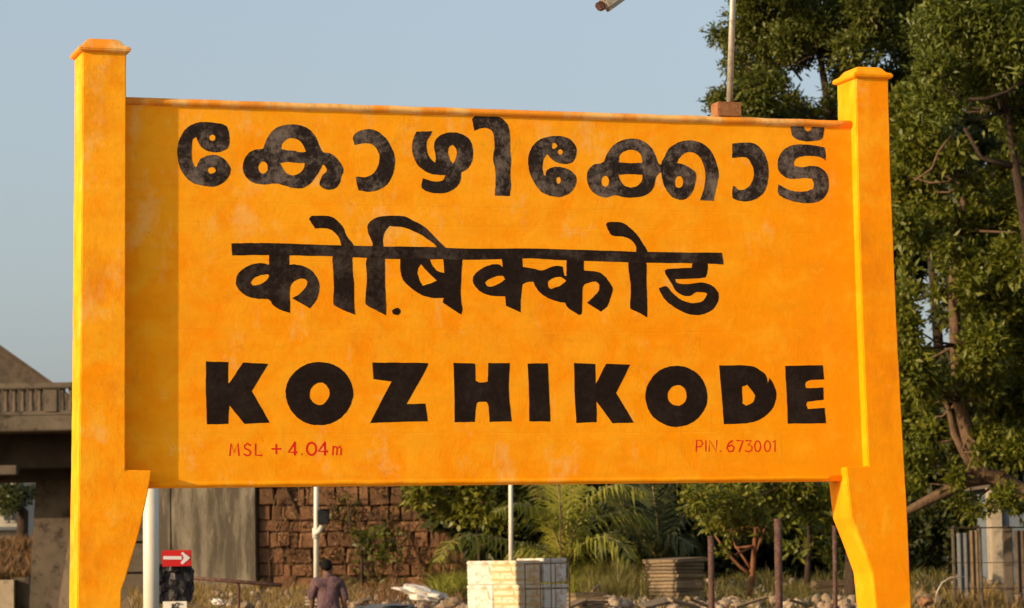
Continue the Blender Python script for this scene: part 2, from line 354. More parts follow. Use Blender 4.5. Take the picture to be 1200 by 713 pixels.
def strip(name, xa, xb, yc, zf, ry, rz, mt):               # rounded moulding along the board
    mb = MB(); nseg = 40; n = 14
    vs = []
    for i in range(nseg+1):
        x = xa+(xb-xa)*i/nseg; wz = .0011*math.sin(i*1.9)+.0008*math.sin(i*4.1)
        for j in range(n):
            a = 2*math.pi*j/n; vs.append((x, yc-math.cos(a)*ry, zf(x)+math.sin(a)*rz+wz))
    mb.add(vs, [(i*n+j, i*n+(j+1) % n, (i+1)*n+(j+1) % n, (i+1)*n+j) for i in range(nseg) for j in range(n)] + [tuple(range(n)), tuple(range(nseg*n, nseg*n+n))])
    return mb.build(name, mt, sign, smooth=True)
strip('top_rail', xa+.0295, onY(1001, 143, YB).x, YB+.060, lambda x: zT(x)-.024, .083, .029, m_rail)
strip('bottom_moulding', onY(174, 568, YB).x, onY(986, 560, YB).x, YB+.004, lambda x: zB(x)+.018, .010, .013, m_sign)

# ---- lettering, traced from the photograph and painted on the face of the board
VW = {1: (190, 125, 5.4545), 2: (400, 125, 5.4545), 3: (600, 130, 5.4545), 4: (770, 130, 5.4545), 5: (260, 245, 5.485), 6: (420, 245, 5.485),
      7: (540, 250, 5.485), 8: (670, 250, 5.485), 'A': (220, 410, 4.0), 'B': (500, 410, 4.615), 'C': (740, 410, 4.615), 'p': (0, 0, 1)}
def pts_of(s): 
    a = [float(q) for q in s.replace(' ', ',').split(',') if q]; return list(zip(a[::2], a[1::2]))
def ell(cx, cy, rx, ry, n=18, j=.05):
    return [(cx+math.cos(2*math.pi*i/n)*rx*(1+random.uniform(-j, j)), cy+math.sin(2*math.pi*i/n)*ry*(1+random.uniform(-j, j))) for i in range(n)]
def smooth_poly(p, sub=5):
    n = len(p); out = []; corner = []
    for i in range(n):
        a, b, c = Vector(p[i-1]), Vector(p[i]), Vector(p[(i+1) % n])
        u, v = b-a, c-b; corner.append(u.length < 1e-6 or v.length < 1e-6 or u.angle(v) > R(52))
    for i in range(n):
        p1, p2 = Vector(p[i]), Vector(p[(i+1) % n])
        p0 = Vector(p[i-1]) if not corner[i] else p1*2-p2; p3 = Vector(p[(i+2) % n]) if not corner[(i+1) % n] else p2*2-p1
        for k in range(sub):
            t = k/sub; q = .5*((2*p1)+(p2-p0)*t+(2*p0-5*p1+4*p2-p3)*t*t+(3*p1-p0-3*p2+p3)*t**3)
            out.append(q)
    return out
YL = YB-.0005
def glyph(view, polys, mt, lift=0, name='letter', jit=.22):
    x0, y0, s = VW[view]; cu = bpy.data.curves.new(name, 'CURVE'); cu.dimensions = '2D'; cu.fill_mode = 'BOTH'; cu.extrude = .0002
    for pl in polys:
        q = smooth_poly(pl); sp = cu.splines.new('POLY'); sp.points.add(len(q)-1)
        for k, v in enumerate(q):
            w_ = onY(x0+v.x/s+random.uniform(-jit, jit), y0+v.y/s+random.uniform(-jit, jit), YL-lift); sp.points[k].co = (w_.x, w_.z, 0, 1)
        sp.use_cyclic_u = True
    o = bpy.data.objects.new('tmp', cu); COL.objects.link(o)
    dg = bpy.context.evaluated_depsgraph_get(); me = bpy.data.meshes.new_from_object(o.evaluated_get(dg))
    bpy.data.objects.remove(o)
    me.transform(Matrix.Rotation(R(90), 4, 'X')); me.transform(Matrix.Translation(Vector((0, YL-lift, 0))-sign.location))
    me.name = name; me.materials.clear(); me.materials.append(mt)
    ob = bpy.data.objects.new(name, me); COL.objects.link(ob); ob.parent = sign
    return ob
T = pts_of
G = [
 (1, 0, [T('250,100 330,103 400,118 422,150 432,215 422,262 385,285 340,293 290,285 252,262 232,232 218,195 196,208 190,260 192,340 208,385 222,385 228,362 250,332 300,312 350,312 395,335 425,370 438,405 425,450 385,490 335,512 270,508 200,490 150,450 115,395 98,320 100,250 120,190 155,140 200,112'), ell(320, 200, 20, 20, 10), ell(316, 408, 25, 21, 10)]),
 (1, 0, [T('645,270 665,215 700,160 750,128 820,115 890,122 945,150 985,200 1010,260 1030,292 1075,300 1120,335 1150,380 1160,410 1145,450 1135,490 1100,525 1045,530 1010,505 1008,480 1025,440 1050,415 1050,395 1035,375 1025,372 1010,405 985,445 950,490 900,520 840,522 780,505 720,492 660,498 600,492 555,470 525,430 515,385 525,340 550,300 590,278'), T('760,270 770,235 800,208 840,203 880,220 905,255 920,290 880,292 840,282 800,280'), T('755,362 800,355 860,360 912,362 905,395 880,425 835,440 795,425 770,395'), ell(645, 390, 30, 38, 11)]),
 (2, 0, [T('75,205 85,175 130,152 190,145 240,165 290,210 325,270 342,330 338,400 318,460 285,505 230,535 170,545 110,535 100,500 92,450 110,448 150,452 195,435 225,400 242,350 242,310 225,270 190,240 140,235 85,248')]),
 (2, 0, [T('480,160 580,158 570,185 550,215 545,260 555,310 580,345 600,360 603,320 592,260 600,220 630,185 680,168 740,168 795,190 828,225 842,290 835,350 805,400 765,420 762,470 740,510 700,540 640,555 570,550 525,530 512,510 520,458 560,472 610,480 650,470 665,440 640,438 580,432 530,410 485,370 458,310 452,250 462,200'), T('710,245 730,265 738,300 728,340 712,365 695,340 683,300 688,262')]),
 (2, 0, [T('835,80 860,58 910,45 970,50 1030,80 1065,120 1078,180 1080,280 1085,340 1080,440 1085,500 1075,572 980,570 985,500 985,420 970,330 980,250 970,170 940,142 900,138 850,155')]),
 (3, 0, [T('265,162 330,165 380,190 410,235 412,275 395,320 355,340 300,335 260,315 232,285 222,280 202,310 195,360 202,410 213,415 220,385 250,365 290,358 350,370 395,400 413,435 405,480 370,525 310,550 250,545 190,520 145,465 115,400 103,330 110,270 140,215 190,178'), ell(308, 263, 16, 17, 9), ell(297, 445, 14, 22, 9), ell(268, 226, 18, 20, 8, .3)]),
 (3, 0, [T('580,330 605,280 645,225 700,190 770,178 830,190 885,230 915,280 935,335 960,345 960,395 940,400 920,430 900,500 850,540 770,556 700,550 655,540 600,555 545,540 500,500 478,440 485,385 520,345'), T('682,330 690,285 720,258 770,250 815,270 830,300 832,332 760,335'), T('680,410 760,405 835,410 830,445 800,480 755,490 715,475 690,440'), ell(595, 450, 25, 35, 10)]),
 (4, 0, [T('28,330 40,310 70,250 110,215 170,192 240,192 300,215 345,260 375,320 395,400 385,460 370,530 362,577 275,572 290,530 305,470 308,400 290,330 262,285 220,265 180,270 145,300 125,335 160,340 210,365 248,400 245,460 225,520 185,562 140,568 90,545 50,490 32,430 28,400'), ell(140, 455, 27, 39, 11)]),
 (4, 0, [T('480,210 560,203 620,210 670,250 700,310 713,370 710,440 690,510 640,560 570,580 500,568 480,545 485,480 500,485 515,505 550,505 590,480 615,430 618,380 600,335 565,297 480,302')]),
 (4, 0, [T('1078,320 1060,305 1010,290 940,290 890,305 875,335 880,355 930,360 990,352 1045,365 1085,405 1098,460 1090,520 1050,570 990,590 920,588 840,570 790,545 772,520 775,470 830,500 880,515 950,515 995,500 1003,470 990,435 950,430 880,435 830,430 785,395 770,350 780,290 815,245 870,220 940,215 1010,222 1070,235 1078,270')]),
 (4, 0, [T('850,80 930,80 945,120 965,132 985,120 995,82 1068,82 1065,150 1045,185 980,195 915,190 865,160')]),
 (5, 1, [T('303,290 303,358 250,348 190,358 130,390 98,430 90,480 110,520 160,560 230,578 300,582 330,620 380,650 438,668 438,600 437,520 450,480 490,452 530,450 550,465 540,500 500,545 452,575 565,640 610,580 628,500 615,450 580,400 530,370 480,358 433,358 433,290'), T('185,475 200,450 240,428 295,420 305,432 280,465 230,490 195,490')]),
 (5, 1, [T('560,65 575,45 690,47 740,75 780,120 800,170 850,240 848,290 840,320 840,400 850,480 850,600 857,680 790,655 720,620 715,590 720,500 715,400 712,300 740,270 768,235 750,180 710,140 670,125 600,125 575,90')]),
 (6, 1, [T('60,105 90,70 150,48 280,45 350,75 430,120 500,190 560,250 580,275 520,270 500,240 460,205 380,155 290,120 200,110 175,140 160,180 160,240 170,320 172,480 178,600 178,685 130,660 55,620 45,580 55,450 50,330 90,240 78,190 62,150')]),
 (6, 2, [T('270,300 270,400 290,460 340,510 410,555 480,573 548,573 540,600 600,642 662,680 668,640 658,560 664,400 672,300'), T('400,355 440,400 505,462 460,480 412,495 390,450 380,400'), T('458,325 545,322 552,412 510,400 480,370')]),
 (6, 2, [ell(243, 660, 28, 22, 9, .12)]),
 (7, 2, [T('262,280 270,345 235,328 180,335 120,365 85,400 77,435 95,475 145,515 210,532 285,535 290,595 385,638 385,560 395,460 420,445 465,440 485,480 520,520 580,555 640,572 670,575 690,610 760,655 778,640 780,560 785,475 815,450 865,440 892,460 885,500 850,540 812,578 900,632 940,600 960,550 977,490 955,445 920,400 870,375 792,368 790,290 680,290 678,405 665,400 655,345 620,338 570,350 520,368 460,355 398,345 395,280'), T('155,445 180,425 230,405 270,402 285,425 250,450 200,472 170,468'), T('560,440 590,418 640,410 678,435 640,465 580,488 562,475')]),
 (8, 2, [T('220,75 240,57 325,62 375,95 420,140 460,200 485,245 475,290 482,350 480,450 485,560 485,670 440,645 378,615 375,590 380,480 370,400 365,310 395,280 415,240 405,200 370,165 320,150 260,143 235,110')]),
 (8, 2, [T('780,310 875,310 872,375 860,412 800,420 665,425 670,445 700,455 760,455 830,445 895,462 935,500 945,540 930,590 890,630 820,655 740,645 660,605 600,555 565,500 560,480 600,470 620,480 655,520 710,560 780,578 840,565 870,525 860,512 800,508 765,530 720,530 670,500 640,450 605,395 598,370 625,358 770,350')]),
 ('A', 2, [T('85,55 190,58 190,150 196,155 260,60 378,66 300,195 385,342 265,348 197,262 194,275 190,348 90,350 85,200')]),
 ('A', 2, [ell(617, 206, 158, 148, 20, .012), ell(618, 206, 46, 52, 9, .05)]),
 ('A', 2, [T('865,60 1122,62 1120,85 1025,255 1115,253 1125,335 860,343 862,330 955,150 870,138')]),
 ('B', 2, [T('145,72 262,75 265,168 290,178 330,172 333,72 450,72 445,220 460,388 340,390 333,300 320,282 280,282 268,300 260,390 152,393 150,250')]),
 ('B', 2, [T('545,75 655,73 662,220 670,388 555,388 553,220')]),
 ('B', 2, [T('797,72 912,77 915,185 970,77 1100,80 1025,235 1120,395 1005,398 918,280 920,392 810,396 800,250')]),
 ('C', 2, [ell(243, 252, 168, 165, 18, .012), ell(247, 248, 52, 54, 9, .06)]),
 ('C', 2, [T('475,85 640,87 700,115 728,140 738,185 745,152 765,180 782,225 780,275 750,335 690,380 620,398 500,403 488,250'), T('598,200 625,190 650,220 670,250 655,285 620,303 600,290')]),
 ('C', 2, [T('830,88 1035,83 1042,160 955,168 938,190 945,208 1038,205 1040,270 950,282 945,300 955,320 1045,315 1052,398 845,400 840,250')]),
]
for i, (v, k, pl) in enumerate(G): glyph(v, pl, m_blk[0 if (k == 0) else k], .0)
glyph('p', [T('271,285.5 300,285 330,285.2 375,287 415,288 450,289 500,289.5 547,291.5 620,291.5 704,293.8 760,295.5 846,296.5 848,310 820,308.8 760,308 704,306.5 650,304.5 620,303 600,303.5 547,304.5 500,303.5 450,303.5 415,301.5 390,300.5 340,299.5 300,299 272,299.5')], m_blk[1], .0004, 'headline_stroke')
def stroke_letter(view, strokes, wpx, name='red_letter'):
    x0, y0, s = VW[view]; mb = MB()
    for k, st in enumerate(strokes):
        q = [Vector((x0+a/s, y0+b/s)) for a, b in st]
        if len(q) == 1: q = [q[0]+Vector((-.8, 0)), q[0]+Vector((.8, 0))]
        L = []; Rr = []
        for i, p in enumerate(q):
            t = (q[min(i+1, len(q)-1)]-q[max(i-1, 0)]).normalized(); n = Vector((-t.y, t.x))*wpx/2
            a, b = p+n, p-n; lift = .0002*k
            L.append(onY(a.x, a.y, YL-lift)); Rr.append(onY(b.x, b.y, YL-lift))
        n = len(q); mb.add(L+Rr, [(i, i+1, n+i+1, n+i) for i in range(n-1)])
    return mb.build(name, m_red, sign)
for st in ([T('197,498 203,440 218,482 235,440 240,498')],
           [T('296,450 280,440 266,450 268,463 285,470 296,480 290,494 275,497 262,488')], [T('318,440 318,495 350,495')], [T('392,465 440,465'), T('415,442 415,490')]):
    stroke_letter('A', st, 2.0)
for st in ([T('505,432 472,481 514,481'), T('502,434 502,496')], [T('535,490')], [ell(580, 465, 22, 29, 14, 0)+[(602, 465)]], [T('645,432 612,477 658,477'), T('643,434 643,496')]): stroke_letter('A', st, 2.5)
stroke_letter('A', [T('680,495 682,450'), T('681,462 694,452 700,466 698,495'), T('700,464 713,452 719,466 717,495')], 1.7)
for st in ([T('350,552 352,490 375,490 386,507 373,525 352,525')], [T('402,490 402,552')], [T('420,552 422,490 458,550 462,488')], [T('482,548')],
           [T('547,490 525,508 516,532 528,552 548,548 556,530 543,516 522,524')], [T('568,492 603,492 582,552')], [T('616,492 648,492 632,514 652,524 650,544 634,552 614,546')],
           [ell(682, 522, 16, 29, 14, 0)+[(698, 522)]], [ell(735, 522, 16, 29, 14, 0)+[(751, 522)]], [T('764,500 776,490 776,552')]): stroke_letter('C', st, 1.55 if st[0][0][0] < 510 or st[0][0][0] > 600 else 1.9)

# ---------------------------------------------------------------- lamp on a block behind the top rail
def lamp():
    b0 = onY(855, 134, YB+.07); t = thing('lamp_pole', 'thin grey pole with a lamp head rising from a brown block on the sign', 'lamp', (b0.x, YB+.07, zT(b0.x)+.0))
    a, b = onY(841, 119, YB+.01), onY(869, 133, YB+.01)
    MB().box(((a.x+b.x)/2, YB+.06, (a.z+zT(b0.x)+.0)/2), (b.x-a.x, .11, a.z-zT(b0.x)), ch=.005).build('base_block', m_block, t)
    p0 = onY(854.8, 121, YB+.06); p1 = onY(858.7, 0, YB+.06); p2 = p0+(p1-p0)*1.75
    MB().tube([p0, p1, p2], .0175, 12).build('pole', m_pole, t, smooth=True)
    ld = onY(707, 8, YB+.06); u = (onY(740, -16, YB+.06)-ld).normalized(); q = p0+(p1-p0)*1.6
    e0 = ld+u*.62
    MB().tube([q, q.lerp(e0, .5)+Vector((0, 0, .03)), e0, ld+u*.45], [.014, .014, .014, .014], 10).build('arm', m_pole, t, smooth=True)
    zx = u; yx = Vector((0, 1, 0)); xx = yx.cross(zx).normalized(); Mx = Matrix((xx, yx, zx)).transposed()
    hd = MB(); hd.box(ld+u*.27, (.078, .10, .56), Mx.to_euler(), ch=.022); hd.build('lamp_head', m_pole, t, smooth=False)
    MB().box(ld-u*.012-xx*.012, (.050, .075, .030), Mx.to_euler(), ch=.008).build('end_cap', m_rust, t)
lamp()

# ---------------------------------------------------------------- left: bridge, gable behind it, house under it
def wall_box(px0, px1, py0, py1, d, depth, mt, name, parent, ch=0):
    """box whose face spans the given photo rectangle at depth d, level with the ground, facing the camera's heading"""
    a = P(px0, (py0+py1)/2, d); b = P(px1, (py0+py1)/2, d); zt = P((px0+px1)/2, py0, d).z; zb = P((px0+px1)/2, py1, d).z
    c = (a+b)/2; c.z = (zt+zb)/2; c += h0*depth/2; wdt = (Vector((b.x-a.x, b.y-a.y, 0))).length
    return MB().box(c, (wdt, depth, zt-zb), Euler((0, 0, -YAW)), ch=ch).build(name, mt, parent)
DB = 85
def bridge():
    t = thing('road_bridge', 'grey concrete road bridge with a balustrade parapet left of the sign', 'bridge', ground(60, DB))
    L, Rr = -170, 168
    wall_box(L, Rr, 487, 506, DB, 9.5, m_conc, 'deck_slab', t, ch=.03)
    wall_box(L, Rr, 449.5, 456.5, DB-.05, .34, m_conc, 'parapet_rail', t, ch=.03)
    wall_box(L, Rr, 482.5, 487.3, DB+.02, .26, m_conc, 'parapet_plinth', t)
    wall_box(L, Rr, 506, 549, DB+2.0, 6.2, m_undershade, 'girder', t)
    wall_box(L, Rr, 549.3, 563, DB+3.6, 3.4, m_undershade, 'cross_beam', t)
    wall_box(-60, 19.5, 546, 557, DB+.6, .5, m_conc, 'bearing_block', t, ch=.02)
    c_ = [wall_box(x, x+15, 456, 483, DB-.01, .30, m_conc, 'parapet_post', t, ch=.02) for x in (-100, -24, 52, 128)]
    zt = P(20, 456.5, DB).z; zb = P(20, 482.6, DB).z; hh = zt-zb
    pr = [(0, .085), (.08, .085), (.12, .05), (.3, .085), (.5, .055), (.75, .045), (.85, .07), (.92, .085), (1, .085)]
    mb = MB(); mb.tube([(0, 0, hh*q) for q, r in pr], [r for q, r in pr], 8); me = None
    for x0 in (-100, -24, 52, 128):
        for k in range(6):
            px = x0+15+61*(k+.6)/6.2
            if px > 168: continue
            p = P(px, 470, DB); p.z = zb; p += h0*.13
            if me is None: o = mb.build('baluster', m_conc, t, smooth=True, local=True); me = o.data
            else: o = bpy.data.objects.new('baluster', me); COL.objects.link(o); o.parent = t
            o.location = p-off(t)
    # pier, widening to the right towards its foot, and the abutment further right
    def slab(poly, d, dep, name, mt):
        f = [P(x, y, d) for x, y in poly]; bk = [p+h0*dep for p in f]; n = len(f)
        MB().add(f+bk, [tuple(range(n)), tuple(range(n, 2*n))]+[(i, i+n, (i+1) % n+n, (i+1) % n) for i in range(n)]).build(name, mt, t)
    slab([(42, 562), (120, 562), (120, 735), (33, 735)], DB+4.6, 2.4, 'pier', m_conc)
    slab([(86, 600), (140, 600), (140, 735), (64, 735)], DB-.2, 1.6, 'wing_wall', m_cwall2)
m_cwall2 = M('rough pier concrete', (.13, .098, .062), (.20, .155, .10), 1.5, .95, (.08, .06, .04), stretch=(2, 2, .4))
bridge()
def gable():
    D = 150; t = thing('gabled_building', 'dark sooty gable roof rising behind the bridge parapet', 'building', ground(-20, D))
    f = [P(-110, 470, D), P(-10, 399, D), P(90, 470, D)]; base = [P(90, 675, D), P(-110, 675, D)]
    poly = f+base; bk = [p+Vector((0, 1, 0))*2.5-r0*1.0 for p in poly]; n = 5
    MB().add(poly+bk, [tuple(range(n)), tuple(range(n, 2*n))]+[(i, i+n, (i+1) % n+n, (i+1) % n) for i in range(n)]).build('gable_wall', m_roof, t)
    for s, (a, b) in enumerate(((f[0], f[1]), (f[1], f[2]))):
        u = (b-a).normalized(); up = Vector((0, 0, .10)); a2, b2 = a-h0*.35-u*.0, b-h0*.35; q = [a2, b2, b2+up, a2+up]; q2 = [p+Vector((0, 1, 0))*3-r0*1.2 for p in q]
        MB().add(q+q2, [(0, 1, 2, 3), (4, 5, 6, 7), (0, 4, 5, 1), (1, 5, 6, 2), (2, 6, 7, 3), (3, 7, 4, 0)]).build('roof_slope', m_roof, t)
gable()
def far_house():
    D = 114; t = thing('white_house', 'white house seen through the opening under the bridge', 'house', ground(0, D))
    wall_box(-60, 21, 560, 660, D, 5, m_house, 'wall', t)
    for x in (-20, 3.5, 12.5):
        f = wall_box(x, x+5.5, 586, 612, D-.06, .08, m_house, 'window_frame', t); 
        wall_box(x+1.2, x+4.3, 588, 610, D-.09, .04, m_glass, 'window_pane', t)
    wall_box(-62, 24, 618, 622, D-.5, .6, m_sheet, 'awning', t)
far_house()
# grass bank beyond the bridge opening and its low retaining wall
def bank():
    a = [P(x, y, 98) for x, y in ((-120, 622), (60, 628))]; mb = MB()
    nx, ny = 30, 12; vs = []
    for j in range(ny+1):
        for i in range(nx+1):
            px = -140+220*i/nx; d = 95+14*j/ny; z = (1.0+1.25*sstep(0, 1, j/ny*1.6))+.12*math.sin(i*1.3)*math.cos(j*.9)
            p = Pz(px, z, d); vs.append(p)
    mb.add(vs, [(j*(nx+1)+i, j*(nx+1)+i+1, (j+1)*(nx+1)+i+1, (j+1)*(nx+1)+i) for j in range(ny) for i in range(nx)])
    tag(mb.build('grass_bank', m_dirt, smooth=True), 'earth bank under the bridge', kind='structure')
bank()
lw = thing('low_wall', 'low pale concrete wall at the foot of the grassy bank under the bridge', 'wall', ground(0, 93)); wall_box(-120, 16, 681, 740, 93, .3, m_cwall, 'wall_face', lw); wall_box(16.2, 34, 677, 740, 93.3, .5, m_conc, 'end_block', lw)

# ---------------------------------------------------------------- walls behind
DW = 60
zt_w = P(300, 540, DW).z
def conc_wall():
    t = thing('concrete_wall', 'tall grey concrete retaining wall streaked with dark stains beside the stone wall', 'wall', ground(240, DW))
    wall_box(201, 300, 520, 735, DW-.25, .8, m_stain, 'wall_face', t, ch=.02)
    wall_box(172, 200.3, 520, 735, DW-.22, .8, m_stain, 'end_pier', t, ch=.02)
    wall_box(251, 253.6, 646, 653, DW-.27, .06, m_dark, 'weep_hole', t)
conc_wall()
def panel_wall():
    t = thing('panel_wall', 'grey wall of stacked concrete panels with dark joints behind the left post', 'wall', ground(150, DW+2))
    wall_box(88, 171.5, 520, 740, DW+2.2, .3, m_mortar, 'backing', t)
    for y0 in (529, 565, 601, 637.2, 673, 708):
        for x0 in (90, 131): wall_box(x0, x0+39.6, y0, y0+33.6, DW+2, .25, m_conc, 'panel', t, ch=.015)
panel_wall()
def stone_wall():
    t = thing('stone_wall', 'brown laterite block retaining wall overgrown with creepers behind the standing man', 'wall', ground(450, DW))
    wall_box(300.5, 650, 520, 735, DW+.02, .8, m_mortar, 'earth_backing', t)
    meshes = []
    for k in range(8):
        rr = random.Random(k+40); bm = bmesh.new(); bmesh.ops.create_cube(bm, size=1)
        bmesh.ops.bevel(bm, geom=bm.edges[:], offset=.07+.03*rr.random(), segments=1, affect='EDGES')
        for v in bm.verts: v.co += Vector([rr.uniform(-.07, .07), rr.uniform(-.05, .05), rr.uniform(-.07, .07)])
        me = bpy.data.meshes.new('stone'); bm.to_mesh(me); bm.free(); me.materials.append(m_stone); meshes.append(me)
    rows = [519, 537, 556, 572, 593, 611, 624, 642, 661, 676, 695, 716]
    rr = random.Random(5); n = 0
    for j in range(len(rows)-1):
        x = 301+rr.uniform(0, 4)
        while x < 648:
            wd = rr.choice((rr.uniform(9, 15), rr.uniform(14, 22), rr.uniform(17, 26), rr.uniform(24, 38)))
            if x+wd > 650: wd = 650-x
            yt, yb = rows[j]+rr.uniform(-1.2, 1.2), rows[j+1]+rr.uniform(-1.6, -.2)
            a = P(x, yt, DW); b = P(x+wd-rr.uniform(.3, 1.5), yt, DW); zb = P(x, yb, DW).z; ln = Vector((b.x-a.x, b.y-a.y, 0)).length
            o = bpy.data.objects.new('stone', rr.choice(meshes)); COL.objects.link(o); o.parent = t
            o.scale = (ln*rr.choice((-1, 1)), .4, (a.z-zb)*1.02); c = (a+b)/2; c.z = (a.z+zb)/2; c += h0*(.13+rr.uniform(-.05, .03))
            o.location = c-off(t); o.rotation_euler = (rr.uniform(-.02, .02), rr.uniform(-.03, .03), -YAW+rr.uniform(-.05, .05)); x += wd; n += 1
    wall_box(300.6, 303, 520, 735, DW-.1, .2, m_mortar, 'joint_strip', t)
stone_wall()
# ---------------------------------------------------------------- poles
def pole(name, label, px, py_top, d, r, mt, z_extra=0, grp=None, lean=0, py2=None):
    g = ground(px, d); t = thing(name, label, 'pole', g, grp)
    top = P(px+lean, py_top, d)
    MB().tube([g-Vector((0, 0, .2)), top], r, 16).build('shaft', mt, t, smooth=True)
    return t, g, top
t, g, top = pole('white_pole', 'thick white metal pole beside the arrow sign', 177.5, 470, 30, .083, m_white, lean=-1)
MB().tube([g, g+Vector((0, 0, .05))], .16, 16).build('base_flange', m_white, t)
t, g, top = pole('white_pole', 'thin white pole with a small dark box near the man', 370.5, 480, 46, .040, m_white, lean=.5)
wall_box(372.5, 385.5, 597, 615, 45.8, .16, m_bag, 'signal_box', t, ch=.015); wall_box(374, 385, 595.6, 596.8, 45.7, .2, m_rust, 'box_lid', t)
MB().tube([P(368, 625, 45.9), P(373, 624, 45.9), P(378, 616, 45.9)], .04, 8).build('bracket', m_cream, t, smooth=True)
MB().tube([P(370.5, 619, 46), P(370.5, 631, 46)], .062, 12).build('clamp', m_white, t, smooth=True)
MB().tube([P(370.6, 683, 46), P(370.6, 700, 46)], .055, 12).build('base_sleeve', m_dark, t, smooth=True)
t, g, top = pole('white_pole', 'slim white pole standing behind the foam crates', 599.5, 480, 47, .036, m_white, lean=-1.2)
MB().tube([g, g+Vector((0, 0, .04))], .09, 12).build('base_flange', m_white, t)
t, g, top = pole('wooden_stake', 'thin brown stake rising among the palm fronds', 658, 555, 52, .011, m_barkl, lean=-2)
for px, py, r_, d, lb, ln in ((834.5, 630, .040, 38, 'short rusty pipe post in front of the slab stack', -1.5), (914, 610, .048, 37, 'tall rusty pipe post in the middle below the sign', -2.5), (979.5, 618, .030, 38, 'rusty angle post beside the right sign post', -1.5)):
    t, g, top = pole('rusty_post', lb, px, py, d, r_, m_rust, lean=ln, grp='rusty posts below the sign')
    MB().tube([top-Vector((0, 0, .01)), top+Vector((0, 0, .02))], r_*1.12, 12).build('end_rim', m_rust, t)

# arrow sign with wrapped signal and number plate
def arrow():
    d = 31; g = ground(205, d); t = thing('shunt_signal', 'red board with white arrow above a signal wrapped in black plastic', 'signal', g)
    wall_box(190, 224, 645, 664, d-.1, .03, m_redp, 'arrow_board', t, ch=.003)
    def flat(polys, dd, mt, name):
        mb = MB()
        for k, pl in enumerate(polys):
            f = [P(x, y, dd-.002*k) for x, y in pl]; bk = [p+h0*.004 for p in f]; n = len(f)
            mb.add(f+bk, [tuple(range(n)), tuple(reversed(range(n, 2*n)))]+[(i, (i+1) % n, (i+1) % n+n, i+n) for i in range(n)])
        return mb.build(name, mt, t)
    flat([[(191.3, 652), (213, 652), (213, 656), (191.3, 655.8)], [(212, 648.8), (214, 647), (223, 654), (213.8, 661.6), (211.5, 660), (214, 656.5), (215.5, 654), (214.5, 651.5)]], d-.106, m_wht, 'arrow')
    # wrapped head: crumpled sack over a box
    bm = bmesh.new(); bmesh.ops.create_cube(bm, size=1); bmesh.ops.subdivide_edges(bm, edges=bm.edges[:], cuts=9, use_grid_fill=True)
    a, b = P(181, 663, d), P(224, 704, d); wd = (Vector((b.x-a.x, b.y-a.y, 0))).length; hh = a.z-b.z; rr = random.Random(3)
    from mathutils import noise as mn
    for v in bm.verts:
        c = v.co.copy(); q = Vector((c.x*5, c.y*5, c.z*7)); r_ = 1-.12*max(0, c.length-.62)*4
        f = 1.0-.10*(c.z+.5) if c.x < 0 else 1.0
        v.co = Vector((c.x*wd*r_*(1-.22*max(0, c.z)*(1 if c.x < 0 else 0)), c.y*.3*r_, c.z*hh)) + mn.noise_vector(q*.8)*.045 + mn.noise_vector(q*1.9)*.012
        if c.z < -.42: v.co.z += mn.noise(Vector((c.x*9, c.y*9, 1)))*.05
    me = bpy.data.meshes.new('wrapped_head'); bm.to_mesh(me); bm.free(); me.materials.append(m_bag)
    o = bpy.data.objects.new('wrapped_head', me); COL.objects.link(o); o.parent = t; c = (a+b)/2+h0*.12; o.location = c-off(t); o.rotation_euler = (0, 0, -YAW)
    wall_box(191, 219, 705, 732, d-.12, .02, m_cream, 'number_plate', t)
    flat([[(201.0, 708.4), (203.2, 706.8), (203.2, 720), (201.3, 720)]], d-.124, m_dark, 'digit')
    six = [(210.5, 707.5), (207, 706.8), (204.9, 710), (204.9, 717), (207.5, 720), (210.5, 717.5), (210.3, 713.2), (207, 712.2), (205.2, 714)]
    MB().tube([P(x, y, d-.13) for x, y in six], .0085, 6).build('digit', m_dark, t)
    MB().tube([g-Vector((0, 0, .1)), P(204, 700, d)], .035, 10).build('post', m_rust, t)
arrow()
def railing():
    d = 44; t = thing('pipe_railing', 'low rusty pipe railing running from the wrapped signal over dry grass', 'railing', ground(280, d))
    MB().tube([P(212, 676.5, d), P(262, 680.5, d), P(330, 686, d-.2)], .030, 10).build('rail', m_rust, t, smooth=True)
    for px in (280, 216):
        g = ground(px, d); MB().tube([g-Vector((0, 0, .1)), P(px-.5, 682 if px > 250 else 677, d)], .024, 8).build('leg', m_rust, t)
railing()

